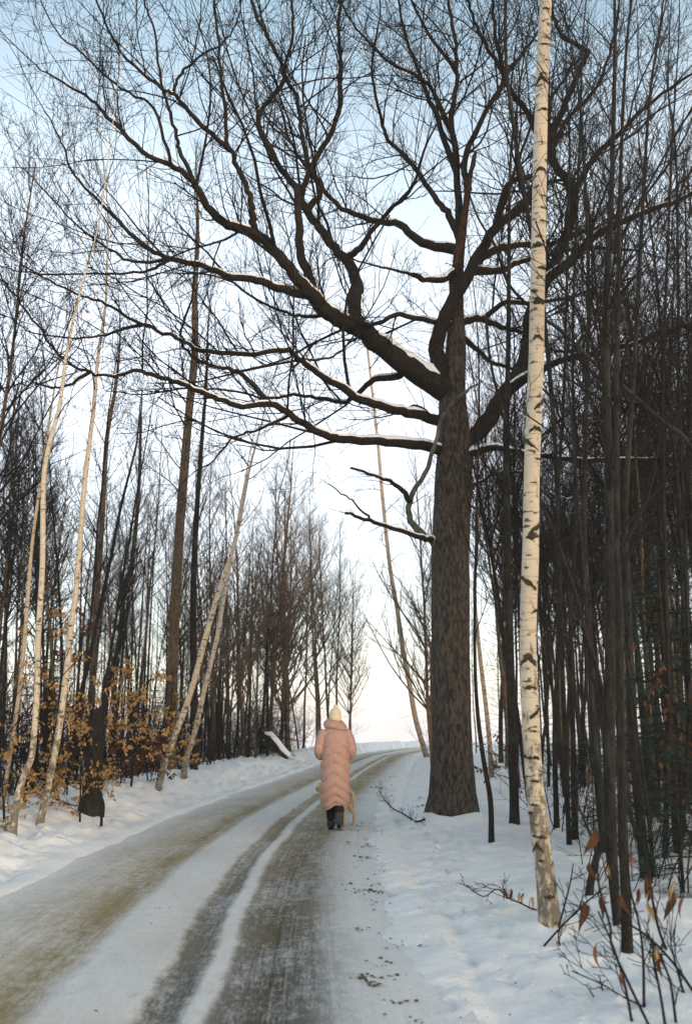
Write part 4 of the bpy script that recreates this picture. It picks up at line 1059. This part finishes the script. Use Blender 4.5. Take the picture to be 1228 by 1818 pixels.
# coat
def loft(zs, a, b, prof=None, nth=72, cy=0.0):
    th = np.arange(nth) * 2 * math.pi / nth; V = []
    for k, z in enumerate(zs):
        x = a[k] * np.cos(th); y = b[k] * np.sin(th) + (cy[k] if hasattr(cy, '__len__') else cy)
        zz = np.full(nth, z)
        if prof is not None: x, y, zz = prof(z, th, x, y, zz)
        V.append(np.stack([x, y, zz], -1))
    V = np.concatenate(V); n = len(zs)
    i = (np.arange(n - 1) * nth)[:, None]; k = np.arange(nth)[None]; k2 = (k + 1) % nth
    return V, [np.stack([i + k, i + k2, i + nth + k2, i + nth + k], -1).reshape(-1, 4)]
zs = np.linspace(.30, 1.475, 134)
ca = np.interp(zs, [.30, .5, .7, .9, 1.1, 1.25, 1.35, 1.42, 1.475], [.188, .205, .205, .198, .195, .205, .195, .15, .09])
cb = np.interp(zs, [.30, .5, .7, .9, 1.1, 1.25, 1.35, 1.42, 1.475], [.175, .185, .18, .165, .16, .16, .14, .11, .08])
ccy = np.interp(zs, [.33, .6, 1.0, 1.3, 1.475], [.03, .0, -.01, 0, .02])
def puff(z, th, x, y, zz):
    lat = np.abs(x + .012)
    ph = (z + .75 * lat ** 1.15 + .010 * np.sin(z * 13)) / .155
    amp = np.where(z > 1.2, .010, .030) * np.clip((z - .33) / .03 + .25, 0, 1)
    g = np.abs(np.sin(math.pi * ph)) ** .6 * amp
    wr_ = .010 * vnoise(np.cos(th) * 4 + 9, z * 9 + np.sin(th) * 4) + .006 * vnoise(np.cos(th) * 9, z * 26 + np.sin(th) * 9)
    k = .93 + (g + wr_) / .19
    hem = (.055 * np.exp(-((x - .02) / .09) ** 2) * (y < 0) - .03 * np.clip(-x / .19, 0, 1)) * np.clip(1 - (z - .33) / .25, 0, 1)
    return x * k, y * k, zz + hem
coat = link('coat', mesh('coat', *loft(zs, ca, cb, puff, 84, ccy)), M['coat'], body)
for s in (-1, 1):
    pts = catmull([(s * .135, .0, 1.375), (s * .190, -.01, 1.31), (s * .222, -.03, 1.20), (s * .236, -.03, 1.10), (s * .215, .06, 1.045), (s * .17, .18, 1.05), (s * .145, .215, 1.05)], 9)
    arc = np.linspace(0, 1, len(pts)); rr = np.interp(arc, [0, .2, .5, .7, 1], [.066, .068, .064, .063, .048]) + .010 * np.abs(np.sin(arc * 5.5 * math.pi)) ** .6
    link('sleeve', mesh('sleeve', *fat_tube(pts, rr, 20, .05, None, 5 + s)), M['coat'], coat)
cz = [1.425, 1.44, 1.47, 1.505, 1.535, 1.555, 1.56, 1.53, 1.48]; cr_ = [.135, .165, .178, .165, .135, .112, .098, .09, .085]
link('collar', mesh('collar', *loft(cz, cr_, [k * .82 for k in cr_], lambda z, th, x, y, zz: (x * (1 + .10 * vnoise(np.cos(th) * 3, np.sin(th) * 3 + z)), y, zz - .035 * np.clip(x / .17, -.4, 1) - .02 * (y < 0)), 40, .01)), M['coat'], coat)
hz = [1.525, 1.53, 1.56, 1.595, 1.60, 1.63, 1.665, 1.69, 1.708, 1.716]; hr = [.076, .084, .088, .088, .083, .085, .081, .068, .046, .012]
hat = link('hat', mesh('hat', *loft(hz, hr, [k * 1.05 for k in hr], lambda z, th, x, y, zz: (x * (1 + .02 * np.sin(th * 22)), y * (1 + .02 * np.sin(th * 22)), zz), 66, .03)), M['knit'], body)
pts = np.array([(0, .03, 1.70), (0, .03, 1.715), (0, .03, 1.735), (0, .03, 1.755), (0, .03, 1.768)])
link('bobble', mesh('bobble', *fat_tube(pts, [.02, .030, .036, .030, .012], 14, .25, None, 4)), M['knit'], hat)
tl = []
for s in (-1, 1):
    fy, fz = ((.16, .0), (-.10, .06))[s > 0]
    q = catmull([(s * .085, 0, .80), (s * .08, .25 * fy + .02, .62), (s * .07, .5 * fy + .03, .45), (s * .064, .8 * fy, .26), (s * .06, fy - .01, .14 + fz)], 5)
    tl.append(fat_tube(q, np.interp(np.linspace(0, 1, len(q)), [0, .5, 1], [.095, .072, .062]), 14, .08, None, 6 + s))
    bo = [(s * .06, fy - .01, .20 + fz), (s * .06, fy - .01, .12 + fz), (s * .06, fy - .005, .065 + fz), (s * .063, fy + .07, .05 + fz * .6), (s * .066, fy + .15, .045 + fz * .15), (s * .066, fy + .20, .04)]
    b_ = link('boot', mesh('boot', *fat_tube(catmull(bo, 5), np.interp(np.linspace(0, 1, 26), [0, .35, .5, .8, 1], [.064, .060, .058, .048, .03]), 14, .05, None, 2)), M['boot'], body)
    so = [(s * .06, fy - .055, .015 + fz * 1.0), (s * .06, fy + .0, .012 + fz * .85), (s * .064, fy + .10, .012 + fz * .3), (s * .066, fy + .2, .012)]
    V, Fq = fat_tube(catmull(so, 4), [.034] + [.044] * 11 + [.030], 12, .02); V[:, 2] = np.interp(np.arange(len(V)), np.arange(len(V)), V[:, 2])
    link('sole', mesh('sole', V * np.array([1, 1, 1]), Fq), M['boot' if s < 0 else 'sole'], b_)
link('trousers', mesh('trousers', *join(tl)), M['cloth'], body)
# dog
vs = []; es = []; rs = []
p0 = ch(None, ((-.32, 0, .50), (.10, .11)))
cst = ch(p0, ((-.08, 0, .51), (.10, .10)), ((.14, 0, .49), (.115, .145)))
h0 = ch(cst, ((.25, .0, .54), .085), ((.33, .01, .545), .072), ((.40, .02, .505), .046), ((.455, .03, .48), .034))
for s in (-1, 1):
    ch(h0 - 2, ((.29, .01 + s * .07, .585), .022), ((.28, .01 + s * .095, .535), .020))
    ch(p0, ((-.33, s * .075, .42), (.065, .085)), ((-.25, s * .085, .30), .050), ((-.41, s * .085, .175), .027), ((-.385, s * .085, .045), .024), ((-.335, s * .085, .028), .026))
    ch(cst, ((.11, s * .06, .36), .055), ((.07, s * .06, .25), .034), ((.08, s * .06, .11), .023), ((.085, s * .06, .04), .024), ((.13, s * .06, .028), .025))
ch(p0, ((-.42, 0, .52), .035), ((-.50, 0, .44), .026), ((-.52, 0, .34), .018), ((-.50, 0, .27), .012))
b = NB('dog_fur'); n = b.noise(b.coord('Object', (1, 1, 1)), 16, 4); k = b.mix(n, (.40, .30, .18), (.55, .43, .28))
sp3 = b.n('SeparateXYZ'); b.l(b.coord(), sp3.inputs[0])
k = b.mix(b.ramp(b.math('ADD', sp3.outputs[0], .0), [(.37, 0.), (.42, 1.)]), k, (.03, .022, .018)); b.col(k); b.rough(.95); b.bump(n, .6, .01)
dog = link('dog', skin('dog', vs, es, rs), b.m)
dy = flat(628, 1467)[1]
dog.location = (-.175, dy + .24, 0); dog.rotation_euler = (0, 0, math.radians(125))
tag(dog, 'fawn dog with a dark muzzle walking half hidden before the person', 'dog')

print('polylines', sum(NT))

# ------------------------------------------------------------------ winter air
hz_ = [(-215, -45, -17), (215, -45, -17), (215, 410, -17), (-215, 410, -17), (-215, -45, 24), (215, -45, 24), (215, 410, 24), (-215, 410, 24)]
hm = mesh('haze', np.array(hz_), [np.array([(0, 3, 2, 1), (4, 5, 6, 7), (0, 1, 5, 4), (1, 2, 6, 5), (2, 3, 7, 6), (3, 0, 4, 7)])], smooth=False)
m = bpy.data.materials.new('haze'); m.use_nodes = True; t = m.node_tree; t.nodes.clear()
o = t.nodes.new('ShaderNodeOutputMaterial'); pv = t.nodes.new('ShaderNodeVolumePrincipled')
pv.inputs['Color'].default_value = (1.0, .95, .93, 1); pv.inputs['Density'].default_value = .0006; pv.inputs['Anisotropy'].default_value = .0
t.links.new(pv.outputs[0], o.inputs['Volume'])
tag(link('haze', hm, m), 'pale winter haze filling the air over the road', 'haze', None, 'stuff')

# look-alikes at different depths are told apart by their order from the viewer
ORD = ['nearest', 'second-nearest', 'third-nearest', 'fourth-nearest', 'fifth-nearest', 'sixth-nearest', 'seventh-nearest', 'eighth-nearest', 'ninth-nearest', 'tenth-nearest', 'eleventh-nearest', 'twelfth-nearest', 'thirteenth-nearest', 'fourteenth-nearest', 'fifteenth-nearest']
same = {}
for o in C.objects:
    if o.parent is None and o.get('category') in ('tree', 'spruce'): same.setdefault(o['label'], []).append(o)
for lab, os_ in same.items():
    if 1 < len(os_) <= len(ORD):
        os_.sort(key=lambda o: o.location[0] ** 2 + o.location[1] ** 2)
        for k, o in enumerate(os_): o['label'] = ORD[k] + ' ' + lab
